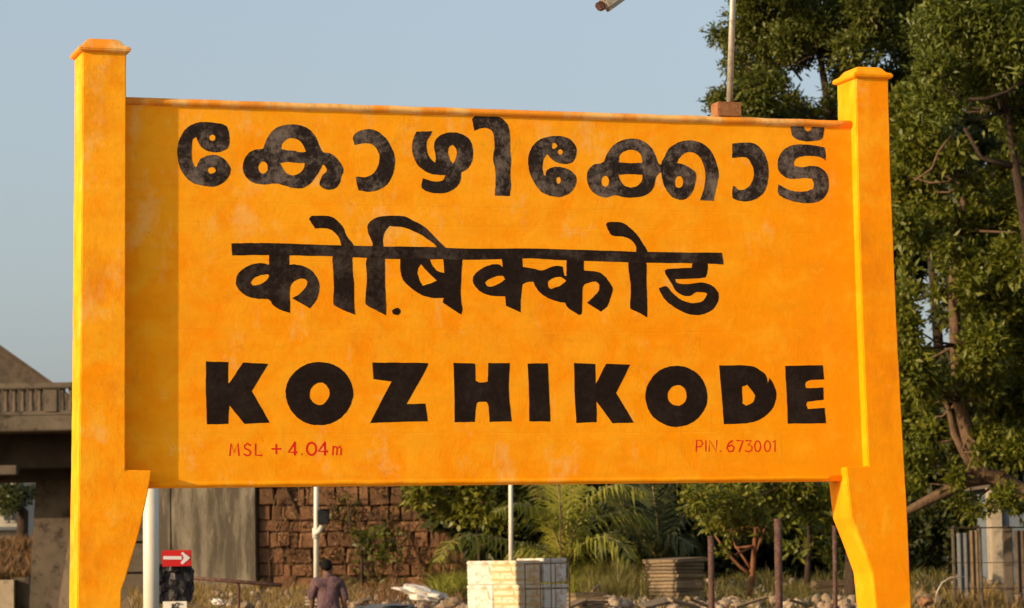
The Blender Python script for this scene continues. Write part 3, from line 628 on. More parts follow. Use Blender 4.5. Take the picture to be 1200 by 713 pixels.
# ---------------------------------------------------------------- foam crates and the wire cage
def crates():
    sx, sy, sz = .44, .60, .355
    proto = thing('foam_crate', 'x', 'crate', (0, 0, 0), 'white foam crates stacked behind the sign')
    def crate_parts(t, mt):
        MB().box((0, 0, sz*.42), (sx, sy, sz*.82), top=1.03, ch=.012).build('crate_body', mt, t, local=True)
        MB().box((0, 0, sz*.91), (sx*1.06, sy*1.04, sz*.17), ch=.014).build('lid', mt, t, local=True)
        for z in (.30, .60): MB().box((0, 0, sz*z), (sx*1.022, sy*1.014, .010)).build('rib', mt, t, local=True)
    crate_parts(proto, m_foam)
    py = thing('foam_crate', 'x', 'crate', (0, 0, 0), 'white foam crates stacked behind the sign'); crate_parts(py, m_foamy)
    for z in (.22, .55, .8):  # packing tape bands
        MB().box((0, 0, sz*z), (sx*1.035, sy*1.02, .03)).build('tape_band', m_tape, py, local=True)
    d = 42.0; o0 = P(606, 700, d); o0.z = 0; yaw = -YAW+R(35)
    ex = Vector((math.cos(yaw), math.sin(yaw), 0)); ey = Vector((-ex.y, ex.x, 0)); zb = H(o0.x, o0.y)
    rr = random.Random(2); zt = P(606, 657, d).z; nl = 4; lift = zt-nl*sz
    used = {id(proto): 0, id(py): 0}
    where = {3: 'topmost', 2: 'second from the top', 1: 'third from the top', 0: 'bottom'}
    for lv in range(nl):
        for k, (a, b, lb, src) in enumerate(((.22, .30, 'yellow taped foam crate at the near corner', py), (.22, .92, 'white foam crate on the sunlit left side', proto), (.67, .33, 'white foam crate in the wire cage at right', proto))):
            if used[id(src)] == 0: o = src; used[id(src)] = 1
            else: o = copy_tree(src)
            p = o0+ex*(a*1.02+rr.uniform(-.018, .018))+ey*(b*1.02+rr.uniform(-.025, .025)); p.z = lift+lv*sz+(.025 if (lv == 3 and k == 2) else 0)
            o.location = p; o.rotation_euler = (rr.uniform(-.012, .012), rr.uniform(-.015, .015), yaw+rr.uniform(-.09, .09)+(.16 if (k == 1 and lv == 3) else 0)); o['label'] = lb+', '+where[lv]+' of its stack'
    # pallet carrying them
    t = thing('wooden_pallet', 'wooden pallet under the white foam crates', 'pallet', o0)
    for i in range(5): 
        c = o0+ex*(.42)+ey*(.15+.27*i); c.z = lift-.03; MB().box(c, (1.1, .12, .045), Euler((0, 0, yaw))).build('board', m_slab, t)
    for a in (0, .42, .84):
        c = o0+ex*a+ey*.7; c.z = (lift-.055+zb)/2; MB().box(c, (.09, 1.3, lift-.055-zb), Euler((0, 0, yaw))).build('bearer', m_slab, t)
    dc = d-.12; t = thing('wire_cage', 'dark metal bar cage round the right side of the foam crates', 'cage', ground(640, dc))
    zt = P(640, 660.5, dc).z; z2 = P(640, 690, dc).z; zg = H(t.location.x, t.location.y)
    for px in (614.7, 632.5, 650.3, 666.5): q = Pz(px, zt, dc); MB().tube([Vector((q.x, q.y, zg)), q], .009 if px not in (614.7, 666.5) else .013, 6).build('upright', m_dark, t)
    q = Pz(645, zt+.1, dc); MB().tube([Vector((q.x, q.y, zg)), q], .011, 6).build('upright', m_dark, t)
    for z in (zt, z2, z2-.36, .15): MB().tube([Pz(614, z, dc), Pz(667, z, dc)], .011, 6).build('cross_bar', m_dark, t)
m_tape = M('yellow packing tape', (.44, .24, .07), (.52, .38, .19), 12, .5, bmp=.1)
crates()

# ---------------------------------------------------------------- slab stacks, rubble
def slab_stack(px, d, yaw, n, size, lb, zt_py, tilt_top=False, grp=None):
    g = ground(px, d); zt = P(px, zt_py, d).z; hh = max(.2, zt-g.z); th = hh/n; proto = None; rr = random.Random(int(px))
    for k in range(n):
        mb = MB(); 
        if proto is None or k % 4 == 0:
            mb.box((0, 0, th*.45), (size[0], size[1], th*.82), ch=th*.12); o = mb.build('slab', m_slab); 
            for v in o.data.vertices: v.co += Vector((rr.uniform(-.012, .012), rr.uniform(-.012, .012), rr.uniform(-.004, .004)))
            proto = o.data
        else: o = bpy.data.objects.new('slab', proto); COL.objects.link(o)
        o.location = g+Vector((rr.uniform(-.03, .03), rr.uniform(-.03, .03), th*k)); o.rotation_euler = (rr.uniform(-.008, .008), rr.uniform(-.008, .008), yaw+rr.uniform(-.06, .06))
        if tilt_top and k == n-1: o.rotation_euler = (0, -R(2), yaw); o.scale = (1.12, 1.1, 1.3)
        pos = 'top' if k == n-1 else ('bottom' if k == 0 else None)
        tag(o, (lb % pos) if pos else lb.replace('%s slab', 'one of the middle slabs') , 'slab', grp)
slab_stack(792, 49, -YAW+R(38), 13, (.62, .82, 0), '%s slab in the tall stack left of the rusty post', 655, True, 'slabs in the tall stack')
slab_stack(690, 47, -YAW+R(20), 6, (.55, .5, 0), '%s slab in the low pile right of the foam crates', 694, False, 'slabs in the low pile')
slab_stack(978, 52, -YAW+R(12), 9, (.85, .6, 0), '%s slab in the pale stack beside the right sign post', 680, False, 'slabs in the pale stack')
for k, (a, b, w_, lb) in enumerate((((785, 703), (818, 712), .16, 'pale broken plank lying in front of the tall slab stack'), ((806, 701), (832, 712), .12, 'pale plank leaning towards the short rusty post'), ((862, 712), (899, 700), .05, 'thin bamboo stick lying on grass left of the tall rusty post'),
        ((924, 703), (948, 710), .05, 'thin pale stick on the ground right of the tall rusty post'), ((752, 711), (784, 703), .2, 'flat slab lying before the left face of the tall stack'), ((664, 712), (684, 703), .12, 'pale plank by the wire cage'), ((694, 693), (701, 687), .035, 'short orange stick poking from the low slab pile'))):
    d = 46.5 if k != 6 else 47; p, q = P(*a, d), P(*b, d+.3); c = (p+q)/2; u = q-p; ln = u.length; ry = math.atan2(-u.z, math.hypot(u.x, u.y)); rz = math.atan2(u.y, u.x)
    o = MB().box((0, 0, 0), (ln, w_, .045), ch=.006).build(('plank', 'plank', 'stick', 'stick', 'slab', 'plank', 'stick')[k], m_slab if k != 4 else m_cwall2)
    o.location = c; o.rotation_euler = (R(20), ry, rz); tag(o, lb, ('plank', 'plank', 'stick', 'stick', 'slab', 'plank', 'stick')[k])
def blob_obj(name, c, size, mt, lb, cat, seed, amp=.3, sub=3):
    from mathutils import noise as mn
    bm = bmesh.new(); bmesh.ops.create_icosphere(bm, subdivisions=sub, radius=1)
    for v in bm.verts:
        n = v.co.copy(); v.co = Vector((n.x*size[0], n.y*size[1], n.z*size[2]))*(1+amp*mn.noise(n*2.2+Vector((seed, 0, 0)))+amp*.5*mn.noise(n*5+Vector((0, seed, 0))))
    me = bpy.data.meshes.new(name); bm.to_mesh(me); bm.free(); me.materials.append(mt)
    o = bpy.data.objects.new(name, me); COL.objects.link(o); o.location = c; o.rotation_euler = (0, 0, -YAW); return tag(o, lb, cat)
o = blob_obj('white_sack', P(497, 697, 50), (.46, .3, .12), m_foam, 'torn white sack lying on the rubble left of the crates', 'sack', 3, .5); o.rotation_euler[1] = R(16)
o = blob_obj('white_bag', P(256, 706, 44), (.10, .08, .05), m_foam, 'small crumpled white bag in the dry grass by the railing', 'bag', 9, .4); o.rotation_euler[1] = R(15)
o = blob_obj('white_sack', P(452, 712, 47), (.5, .3, .05), m_sheet, 'grey sheet of litter on the rubble right of the man', 'sack', 6, .4)
for k, (px, py, s, lb) in enumerate(((287, 712, .16, 'grey boulder under the pipe railing leg'), (425, 706, .1, 'small stone right of the man'), (530, 706, .14, 'brown stone just left of the foam crates'), (1085, 705, .13, 'reddish stone right of the right sign post'))):
    blob_obj('boulder', P(px, py, 46), (s, s*.8, s*.6), m_slab if k != 3 else m_stone, lb, 'stone', 20+k, .4, 2)
lt = thing('litter_board', 'white slatted board lying in grass behind the man', 'board', P(362, 702, 46))
for k in range(3): wall_box(357, 377, 699+4*k, 701.4+4*k, 46-.1*k, .3, m_cwall, 'slat', lt)

# ---------------------------------------------------------------- right: fence, sheets, pale building
def fence_right():
    d = 47; t = thing('wire_fence', 'fence of concrete posts and thin rails under the big tree at right', 'fence', ground(1160, d))
    for px, wd in ((1150.5, 3.0), (1183, 10), (1119, 3), (1215, 9)):
        wall_box(px-wd/2, px+wd/2, 617, 735, d, .12, m_conc, 'post', t, ch=.012)
    for y in (619, 660, 690): MB().tube([P(1110, y, d-.06), P(1225, y-1, d-.06)], .013 if y < 630 else .007, 6).build('wire', m_dark, t)
    d = 49; k = 0
    for (x0, x1, y0, mt, lb) in ((1136, 1147, 622, m_slab, 'narrow cream sheet standing behind the fence at right'), (1121, 1135, 625, m_sheet, 'bluish sheet behind the fence, left of the cream one'), (1188, 1202, 622, m_roof, 'dark brown sheet behind the fence at the right edge'), (1203, 1240, 618, m_sheet, 'grey sheet behind the fence, past the dark one')):
        mb = MB(); n = 14; a = P(x0, y0, d); b = P(x1, y0, d); zt = a.z; zb = H(a.x, a.y)-.05; vs = []
        for i in range(n+1):
            p = a.lerp(b, i/n)+h0*(.02*math.cos(i*math.pi*.28)); vs += [(p.x, p.y, zb), (p.x, p.y, zt)]
            q = p+h0*.006
        vb = [Vector(v)+h0*.006 for v in vs]
        m_ = len(vs); fs = [(2*i, 2*i+2, 2*i+3, 2*i+1) for i in range(n)]+[(m_+2*i, m_+2*i+1, m_+2*i+3, m_+2*i+2) for i in range(n)]+[(2*i+1, 2*i+3, m_+2*i+3, m_+2*i+1) for i in range(n)]
        tag(mb.add([Vector(v) for v in vs]+vb, fs).build('corrugated_sheet', mt), lb, 'sheet', 'sheets behind the fence')
    D = 56; t = thing('pale_building', 'pale blue building with a cream corner behind the big tree', 'building', ground(1190, D))
    wall_box(1177, 1300, 570, 735, D, 5, m_bwall, 'wall', t); wall_box(1163, 1176.6, 570, 735, D-.1, .6, m_cwall, 'corner_pier', t, ch=.02)
    wall_box(1163, 1300, 566, 570, D-.2, 6, m_conc, 'eave', t)
    hp = [P(1096, 708, 45.5), P(1098, 694, 45.5), P(1104, 683, 45.5), P(1114, 677, 45.5), P(1130, 676, 45.5)]
    tag(MB().tube(hp, .012, 6).build('wire_hoop', m_pole, smooth=True), 'thin bent wire hoop arching from the ground near the fence', 'wire')
fence_right()

# ---------------------------------------------------------------- vegetation
def leaves(centers, rad, n_per, L, Wd, sprig=.14, per=7, up=.25, seed=0, flat=.6, keep=.82):
    """leaf-sized faces in sprigs scattered through the outer volume of each clump"""
    g = np.random.default_rng(seed); Vs = []; 
    for c, r, n in zip(centers, rad, n_per):
        ns = max(1, n//per); dirs = g.normal(size=(ns, 3)); dirs /= np.linalg.norm(dirs, axis=1)[:, None]
        lump = 1+.28*np.sin(dirs[:, 0]*5+c.x*3)*np.cos(dirs[:, 2]*4+c.z*2)+.15*np.sin(dirs[:, 1]*9+c.y)
        rr = r*lump*(keep*g.random(ns)**.45+(1-keep)*g.random(ns)*1.6)
        sc_ = np.array(c)+dirs*rr[:, None]*np.array((1, 1, .86))
        S = np.repeat(sc_, per, 0); D = np.repeat(dirs, per, 0); k = len(S)
        tip = g.normal(size=(k, 3))+D*.9; tip[:, 2] += up-.35*g.random(k); tip /= np.linalg.norm(tip, axis=1)[:, None]
        ln = L*(.45+1.25*g.random(k)**1.5); base = S+g.normal(size=(k, 3))*sprig*.5
        nn = g.normal(size=(k, 3))*(1-flat)+np.array((0, 0, 1))*flat; side = np.cross(tip, nn); side /= np.linalg.norm(side, axis=1)[:, None]+1e-6
        nrm = np.cross(side, tip); wd = Wd*(.7+.6*g.random(k)); tl = ln[:, None]; 
        p0 = base; p1 = base+tip*tl*.45+side*wd[:, None]*.5+nrm*tl*.06; p2 = base+tip*tl-nrm*tl*.12; p3 = base+tip*tl*.45-side*wd[:, None]*.5+nrm*tl*.06
        Vs.append(np.stack([p0, p1, p2, p3], 1).reshape(-1, 3))
    V = np.concatenate(Vs); F = np.arange(len(V)).reshape(-1, 4); return V, F
def tree(name, label, d, blobs, mt, L, Wd, trunk, bark, dens=1.0, seed=1, grp=None, branches=(), per=7, dz=1.2, cat='tree', keep=.82, limbs=True):
    """trunk: list of (px,py,width_px); blobs (px,py,r_px)"""
    b0 = trunk[0]; base = P(b0[0], b0[1], d); g = Vector((base.x, base.y, H(base.x, base.y)))
    t = thing(name, label, cat, g, grp); rr = random.Random(seed); s = d/FPX
    path = [g-Vector((0, 0, .15))]+[P(x, y, d) for x, y, w_ in trunk]; rad = [trunk[0][2]*s*.62]+[w_*s/2 for _, _, w_ in trunk]
    mb = MB(); mb.tube(path, rad, 10)
    for br in branches:
        pp = [P(x, y, d+(br[i][3] if len(br[i]) > 3 else 0)) for i, (x, y, *_) in enumerate(br)]; mb.tube(pp, [q[2]*s/2 for q in br], 8)
    cs, rs, ns = [], [], []
    for px, py, r_ in blobs:
        dd = d+rr.uniform(-dz, dz); c = P(px, py, dd); cs.append(c); rs.append(r_*s); ns.append(int(dens*r_*r_*.9))
        if limbs:
            near = min(path[1:], key=lambda q: (q-c).length+(2 if q.z > c.z+.3 else 0)); midp = near.lerp(c, .5)+Vector((rr.uniform(-.2, .2), rr.uniform(-.2, .2), -.12))
            mb.tube([near, midp, c], [.028, .018, .008], 5)
            for q in range(3):
                e_ = c+Vector((rr.gauss(0, 1), rr.gauss(0, 1), rr.gauss(0, 1))).normalized()*r_*s*.8; mb.tube([c, c.lerp(e_, .5)+Vector((0, 0, .03)), e_], [.008, .006, .003], 4)
    mb.build('trunk', bark, t, smooth=True)
    V, F = leaves(cs, rs, ns, L, Wd, seed=seed, per=per, keep=keep); npmesh('crown', V, F, mt, t)
    return t
# dark tree behind the right post's head
A_blobs = [(885, 12, 30), (866, 48, 22), (841, 38, 8), (852, 44, 9), (872, 82, 20), (858, 72, 9), (862, 118, 20), (838, 122, 10), (848, 116, 12), (905, 58, 28), (892, 104, 24), (930, 25, 34), (925, 124, 18), (940, 62, 20), (908, 92, 16), (978, 112, 12), (985, 18, 38),
           (1000, 58, 24), (1030, 30, 34), (1062, 58, 26), (1045, -10, 40), (905, -30, 38), (960, -40, 45), (1020, -60, 50), (1085, -20, 40), (940, 136, 14), (965, 134, 12), (1050, 95, 22), (885, 40, 22), (955, 30, 24), (880, 140, 22), (910, 150, 24), (1000, 85, 16), (872, -12, 18), (975, 60, 14), (1010, 120, 22), (1040, 140, 24), (920, 50, 22), (990, 90, 18), (1015, 5, 26), (935, -8, 26), (890, 128, 18), (1075, 95, 20), (1070, 20, 28), (980, 160, 30), (940, 180, 30), (1060, 0, 30), (1000, -20, 40)]
tree('spreading_tree', 'tall dark green tree spreading behind the head of the right post', 50, A_blobs, m_leafA, .095, .045, [(1000, 690, 22), (1003, 560, 19), (998, 400, 16), (985, 250, 14), (975, 150, 11), (960, 60, 7), (950, -20, 4)], m_bark, 3.1, 11,
     branches=[[(985, 250, 11), (940, 180, 8), (900, 120, 5), (870, 70, 3)], [(975, 150, 8), (1020, 90, 6), (1050, 20, 4)], [(960, 60, 6), (985, 10, 4), (1020, -50, 3)], [(940, 95, 3), (928, 80, 3), (905, 50, 2)]])
B_blobs = [(1100, 38, 32), (1132, 62, 32), (1160, 28, 38), (1192, 52, 38), (1190, 105, 28), (1120, 98, 24), (1098, 80, 24), (1088, 118, 22), (1130, 15, 28), (1180, 140, 16), (1205, 140, 24), (1222, 90, 34), (1195, 0, 36), (1150, -30, 40), (1220, -20, 50), (1165, 80, 22), (1145, 100, 14), (1198, 165, 14), (1112, 60, 24), (1215, 20, 40), (1145, 45, 24), (1175, 0, 30), (1110, 20, 24), (1160, 110, 12), (1150, 85, 16), (1180, 75, 24), (1085, 100, 18), (1110, 130, 14)]
tree('olive_tree', 'olive leaved tree filling the top right corner', 44, B_blobs, m_leafB, .11, .045, [(1232, 690, 26), (1222, 560, 22), (1214, 420, 19), (1205, 280, 14), (1190, 195, 10), (1180, 130, 7), (1165, 60, 5)], m_bark, 2.6, 12,
     branches=[[(1188, 195, 8), (1150, 185, 5), (1130, 150, 4)], [(1205, 92, 4, -1), (1180, 108, 4, -1.2), (1155, 116, 4, -1.3), (1135, 116, 3, -1.3)], [(1128, 118, 3, -1.3), (1110, 105, 2.6, -1.3), (1100, 85, 2, -1.3)], [(1172, 128, 2.5, -1.2), (1168, 112, 2.5, -1.2)]])
C_blobs = [(1075, 178, 24), (1068, 150, 18), (1068, 225, 22), (1092, 200, 14), (1072, 275, 17), (1108, 255, 14), (1142, 235, 12), (1160, 268, 24), (1192, 248, 24), (1155, 308, 26), (1188, 308, 28), (1142, 345, 20), (1172, 366, 30), (1198, 398, 28), (1155, 405, 24), (1182, 438, 28), (1154, 452, 20), (1188, 488, 28), (1165, 508, 18),
           (1195, 528, 18), (1148, 380, 16), (1070, 432, 20), (1088, 455, 18), (1070, 488, 22), (1090, 508, 15), (1070, 538, 16), (1074, 566, 9), (1062, 458, 18), (1106, 292, 9), (1055, 120, 16), (1066, 340, 12), (1064, 380, 14), (1058, 205, 16), (1056, 260, 16), (1058, 420, 16), (1085, 235, 12), (1128, 195, 12), (1140, 220, 12), (1095, 160, 16), (1120, 180, 12), (1175, 200, 14), (1140, 260, 14), (1135, 325, 14), (1172, 335, 16), (1130, 400, 8), (1170, 470, 20), (1225, 350, 34), (1225, 450, 34), (1112, 318, 7), (1140, 425, 12), (1060, 312, 8), (1060, 350, 9), (1060, 395, 14), (1092, 540, 10), (1225, 260, 30), (1170, 215, 10), (1180, 582, 11), (1196, 590, 11), (1166, 590, 6), (1128, 585, 9), (1142, 596, 8), (1100, 345, 8), (1128, 445, 9), (1112, 375, 7), (1150, 530, 8), (1120, 560, 8), (1135, 300, 12)]
tree('leaning_tree', 'mid green tree with a bare arching limb at the right edge', 46, C_blobs, m_leafC, .12, .058, [(1262, 700, 30), (1240, 612, 24), (1200, 577, 20), (1172, 562, 21), (1150, 556, 23), (1134, 512, 18), (1124, 470, 15), (1120, 405, 14), (1117, 335, 12), (1122, 270, 10), (1135, 210, 7)], m_barkl, 2.6, 13,
     branches=[[(1160, 558, 20), (1135, 563, 17), (1110, 575, 14), (1085, 588, 12), (1062, 600, 10), (1040, 612, 8)], [(1142, 560, 12), (1132, 536, 11), (1118, 508, 9), (1112, 480, 7), (1095, 440, 4)], [(1115, 160, 3, -1.2), (1100, 178, 3.4, -1.4), (1092, 198, 3.2, -1.4), (1072, 212, 2.4, -1.4)], [(1150, 400, 6), (1175, 350, 4), (1190, 300, 3)]])
# darker trees further back fill the hollows
rr = random.Random(9)
def back_tree(px, d, x0, x1, y0, y1, n, lb, seed, dens=1.2, r=(22, 40)):
    q = random.Random(seed); bl = []
    for i in range(n): bl.append((q.uniform(x0, x1), q.uniform(y0, y1), q.uniform(*r)))
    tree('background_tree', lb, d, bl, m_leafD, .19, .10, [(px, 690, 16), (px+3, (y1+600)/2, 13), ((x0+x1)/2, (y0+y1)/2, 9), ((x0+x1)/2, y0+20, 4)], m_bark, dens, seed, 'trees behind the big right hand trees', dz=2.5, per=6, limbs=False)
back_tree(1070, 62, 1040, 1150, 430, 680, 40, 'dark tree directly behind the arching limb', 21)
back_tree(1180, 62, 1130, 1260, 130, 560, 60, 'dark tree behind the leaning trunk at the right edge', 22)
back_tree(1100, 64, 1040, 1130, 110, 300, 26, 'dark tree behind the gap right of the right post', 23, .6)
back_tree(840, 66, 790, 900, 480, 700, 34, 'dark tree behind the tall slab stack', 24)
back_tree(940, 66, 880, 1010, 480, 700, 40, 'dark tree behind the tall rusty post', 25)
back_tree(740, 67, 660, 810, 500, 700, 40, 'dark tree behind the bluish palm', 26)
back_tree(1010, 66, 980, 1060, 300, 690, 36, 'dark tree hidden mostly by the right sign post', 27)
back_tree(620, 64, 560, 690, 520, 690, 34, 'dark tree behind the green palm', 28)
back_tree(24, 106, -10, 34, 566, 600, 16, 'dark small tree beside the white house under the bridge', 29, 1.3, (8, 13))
# small tree and shrubs under the board
tree('small_tree', 'small tree with reddish forked stems between the rusty posts', 50, [(822, 588, 22), (850, 578, 24), (878, 584, 20), (862, 608, 16), (832, 616, 11), (906, 578, 20), (838, 600, 14), (872, 560, 22), (930, 562, 24), (905, 618, 11), (890, 622, 8), (858, 628, 8), (820, 555, 24), (850, 645, 6), (888, 600, 12)], m_leafY, .12, .055,
     [(876, 712, 8), (880, 690, 7), (882, 668, 7), (884, 640, 5), (886, 615, 4), (880, 580, 3)], m_barkr, 1.2, 31, branches=[[(882, 675, 5), (868, 665, 4), (852, 648, 3.4), (838, 628, 2)], [(881, 668, 4), (872, 655, 3), (862, 640, 2)], [(885, 650, 3.5), (892, 630, 2.5), (900, 610, 2)], [(876, 700, 6), (868, 712, 6)]], keep=.9)
tree('dark_bush', 'dark leafy bush hanging below the board beside the right post', 52, [(945, 582, 20), (962, 600, 18), (930, 600, 15), (955, 628, 14), (975, 580, 18), (935, 640, 12), (970, 650, 10), (960, 560, 24)], m_leafC, .17, .075, [(945, 700, 8), (948, 640, 6), (950, 590, 4)], m_bark, .75, 32, cat='bush')
tree('wall_creeper', 'leafy green creeper hanging over the top of the stone wall', 57.5, [(476, 578, 9), (492, 584, 14), (515, 580, 17), (540, 576, 18), (565, 580, 17), (590, 578, 17), (548, 604, 13), (572, 608, 13), (525, 604, 10), (605, 585, 15), (500, 560, 20), (550, 552, 22), (600, 556, 22), (595, 618, 10)], m_leafY, .14, .085, [(560, 690, 4), (562, 640, 4), (556, 600, 3), (545, 570, 2)], m_bark, 1.15, 33, cat='creeper', dz=.5)
back = tree('creeper_mass', 'dark shrubs behind the slim white pole and over the wall', 58.8, [(520, 600, 20), (550, 615, 20), (580, 625, 24), (610, 600, 26), (620, 640, 24), (560, 640, 14), (640, 620, 26), (590, 660, 16)], m_leafD, .24, .13, [(600, 700, 5), (602, 640, 4), (600, 600, 3)], m_bark, .8, 34, cat='shrub', dz=.5)
tree('wall_bush', 'ragged dark bush growing out of the stone wall', 58.6, [(428, 634, 10), (436, 645, 11), (420, 628, 7), (442, 628, 9), (450, 652, 9), (462, 640, 8)], m_leafA, .15, .07, [(424, 655, 4), (424, 640, 3), (430, 630, 2)], m_bark, .7, 35, cat='bush', dz=.2,
     branches=[[(408, 592, 2.4, .6), (410, 612, 2.6, .6), (413, 632, 3.4, .5), (424, 646, 3, .4)], [(424, 660, 3, .4), (438, 678, 3, .3)]])
# bare roots of old creepers on the wall
rt = thing('dead_creeper', 'bare brown creeper stem running down the stone wall left of the thin pole', 'creeper', ground(345, DW-.2))
MB().tube([P(x, y, DW-.12) for x, y in ((326, 560), (337, 575), (343, 588), (350, 600), (352, 606), (347, 612))], [.03, .03, .032, .03, .022, .01], 6).build('stem', m_bark, rt, smooth=True)
MB().tube([P(x, y, DW-.12) for x, y in ((337, 575), (348, 572), (356, 566), (360, 556))], .014, 5).build('side_shoot', m_bark, rt, smooth=True)

def frond(mb, leaf, pts, d0, L, droop=.5, nl=46, seed=0, dd=0, taper=True):
    """palm frond: rachis path in photo px, leaflets as thin blades on both sides"""
    g = random.Random(seed); path = [P(x, y, d0+dd*i/(len(pts)-1)) for i, (x, y) in enumerate(pts)]
    # resample
    q = []
    n = len(path)
    for i in range(n-1):
        a, b = path[max(i-1, 0)], path[i]; c, e_ = path[i+1], path[min(i+2, n-1)]
        for k in range(6):
            t_ = k/6; q.append(.5*((2*b)+(c-a)*t_+(2*a-5*b+4*c-e_)*t_*t_+(3*b-a-3*c+e_)*t_**3))
    q.append(path[-1]); mb.tube(q, [.022*(1-.8*i/len(q)) for i in range(len(q))], 5)
    view = h0
    for i in range(nl):
        f = .10+.9*i/nl; k = min(int(f*(len(q)-1)), len(q)-2); p = q[k].lerp(q[k+1], f*(len(q)-1)-k); tg = (q[k+1]-q[k]).normalized()
        side = tg.cross(Vector((0, 0, 1))); side = side.normalized() if side.length > .15 else r0
        for s in (-1, 1):
            ln = L*math.sin(math.pi*min(.97, .12+.86*f))**.6*g.uniform(.8, 1.1)
            dr = (tg*.55+side*s*g.uniform(.5, 1)+Vector((0, 0, g.uniform(-.1, .35)))).normalized()
            m1 = p+dr*ln*.5; m1.z -= droop*ln*.10; tp = p+dr*ln*.85; tp.z -= droop*ln*g.uniform(.45, .8)
            w_ = tg*(.017)
            leaf.add([p-w_, m1-w_*1.2, tp, m1+w_*1.2, p+w_], [(0, 1, 3, 4), (1, 2, 3)])
def palm(name, lb, px, py, d, specs, mt, L):
    g = ground(px, d); t = thing(name, lb, 'palm', g)
    MB().tube([g-Vector((0, 0, .1)), P(px, py, d)], [.13, .08], 8).build('stem', m_bark, t, smooth=True)
    for k, (pts, dd, dr) in enumerate(specs):
        mb, lf = MB(), MB(); frond(mb, lf, [(px, py)]+pts, d, L, dr, seed=k, dd=dd); f = mb.build('frond', m_rach, t, smooth=True); 
        o = lf.build('leaflets', mt, f); o['kind'] = 'stuff'
m_rach = M('frond stalk', (.22, .17, .06), (.30, .22, .09), 8, .7)
palm('coconut_palm', 'young coconut palm with arching yellow green fronds behind the crates', 662, 668, 54, [([(650, 625), (632, 600), (606, 590), (580, 600)], -1.2, .9), ([(640, 645), (600, 634), (560, 627), (530, 634), (512, 658)], -2.2, 1.1), ([(664, 620), (668, 570), (664, 520)], .4, .5), ([(672, 625), (690, 588), (722, 568), (752, 575)], -.8, 1.0),
      ([(668, 620), (680, 575), (700, 540), (720, 520)], 1, .6), ([(655, 620), (640, 580), (620, 550), (600, 535)], 1.2, .6), ([(675, 645), (700, 630), (725, 635), (740, 655)], -1, 1), ([(648, 650), (625, 640), (600, 650)], 1, 1), ([(658, 610), (652, 560), (640, 510)], -.6, .5), ([(670, 640), (695, 610), (735, 600), (765, 615)], .8, 1)], m_palm, .72)
palm('bluish_palm', 'bluish green broad palm right of the yellow green one', 772, 662, 56, [([(760, 625), (742, 595), (715, 585), (690, 600)], .2, .8), ([(765, 615), (752, 575), (740, 540)], .6, .4), ([(775, 615), (782, 575), (800, 545)], 0, .5), ([(782, 630), (800, 605), (815, 600), (828, 615)], .3, .9), ([(762, 640), (740, 625), (715, 625), (700, 645)], -.5, .9),
      ([(770, 610), (765, 565), (770, 520)], -.5, .4), ([(758, 630), (735, 605), (722, 575)], -.8, .6), ([(780, 640), (795, 630), (812, 640)], -.6, .9)], m_palmb, .8)

def grass(name, lb, px0, px1, d0, d1, n, hgt, wd, mt, seed, lean=.35, zoff=0, clump=True, hfun=None):
    g = np.random.default_rng(seed); V = []; k = n
    u = g.random(k); v = g.random(k)
    if clump:
        cu = g.random(max(4, n//60)); cv = g.random(len(cu)); j = g.integers(0, len(cu), k); u = np.clip(cu[j]+g.normal(size=k)*.02, 0, 1); v = np.clip(cv[j]+g.normal(size=k)*.04, 0, 1); hj = (.5+g.random(len(cu)))[j]
    else: hj = np.ones(k)
    for i in range(k):
        px = px0+(px1-px0)*u[i]; d = d0+(d1-d0)*v[i]; x_ = CAM+h0*d+r0*((px-600)/FPX*d); z = (hfun(x_.x, x_.y) if hfun else H(x_.x, x_.y))+zoff
        a = g.random()*6.283; h_ = hgt*hj[i]*(.5+.8*g.random()); b = Vector((x_.x, x_.y, z-.02)); s_ = Vector((math.cos(a), math.sin(a), 0))*wd*.5
        l_ = Vector((g.normal()*lean, g.normal()*lean, 0))*h_; m_ = b+l_*.4+Vector((0, 0, h_*.55)); t_ = b+l_*1.2+Vector((0, 0, h_*(.95-.3*g.random())))
        V += [b-s_, b+s_, m_+s_*.7, m_-s_*.7, t_, t_]
    V = np.array([tuple(q) for q in V]); idx = np.arange(k)*6
    F = np.concatenate([np.stack([idx, idx+1, idx+2, idx+3], 1), np.stack([idx+3, idx+2, idx+4, idx+5], 1)])
    o = npmesh(name, V, F, mt); tag(o, lb, 'grass', None, 'stuff'); return o
grass('dry_grass', 'dry straw coloured grass in front of the concrete and stone walls', 150, 420, 45, 59, 9000, .24, .016, m_dry, 51)
grass('dry_grass', 'brown dry grass over the rubble left of the crates', 380, 570, 45, 59, 5500, .24, .02, m_dry2, 52)
grass('tall_grass', 'tall yellow green grass between the crates and the slab stack', 672, 770, 49, 57, 7500, .45, .016, m_tall, 53, .18)
grass('low_grass', 'patchy green grass between the rusty posts', 740, 1110, 45, 60, 9000, .26, .02, m_tall, 54)
grass('low_grass', 'green and dry grass along the fence foot at the right', 1050, 1260, 43.5, 52, 5000, .28, .02, m_dry, 55)
grass('bank_grass', 'reddish dry grass on the bank under the bridge', -40, 60, 96, 106, 9000, .38, .05, m_dry2, 56, .25, hfun=lambda x, y: 1.0+1.25*sstep(0, 1, (fwd(x, y)-95)/14*1.6))
grass('creeper_grass', 'green and yellow weeds tangled below the palm fronds', 500, 700, 52, 58, 6000, .42, .025, m_palm, 57, .5)
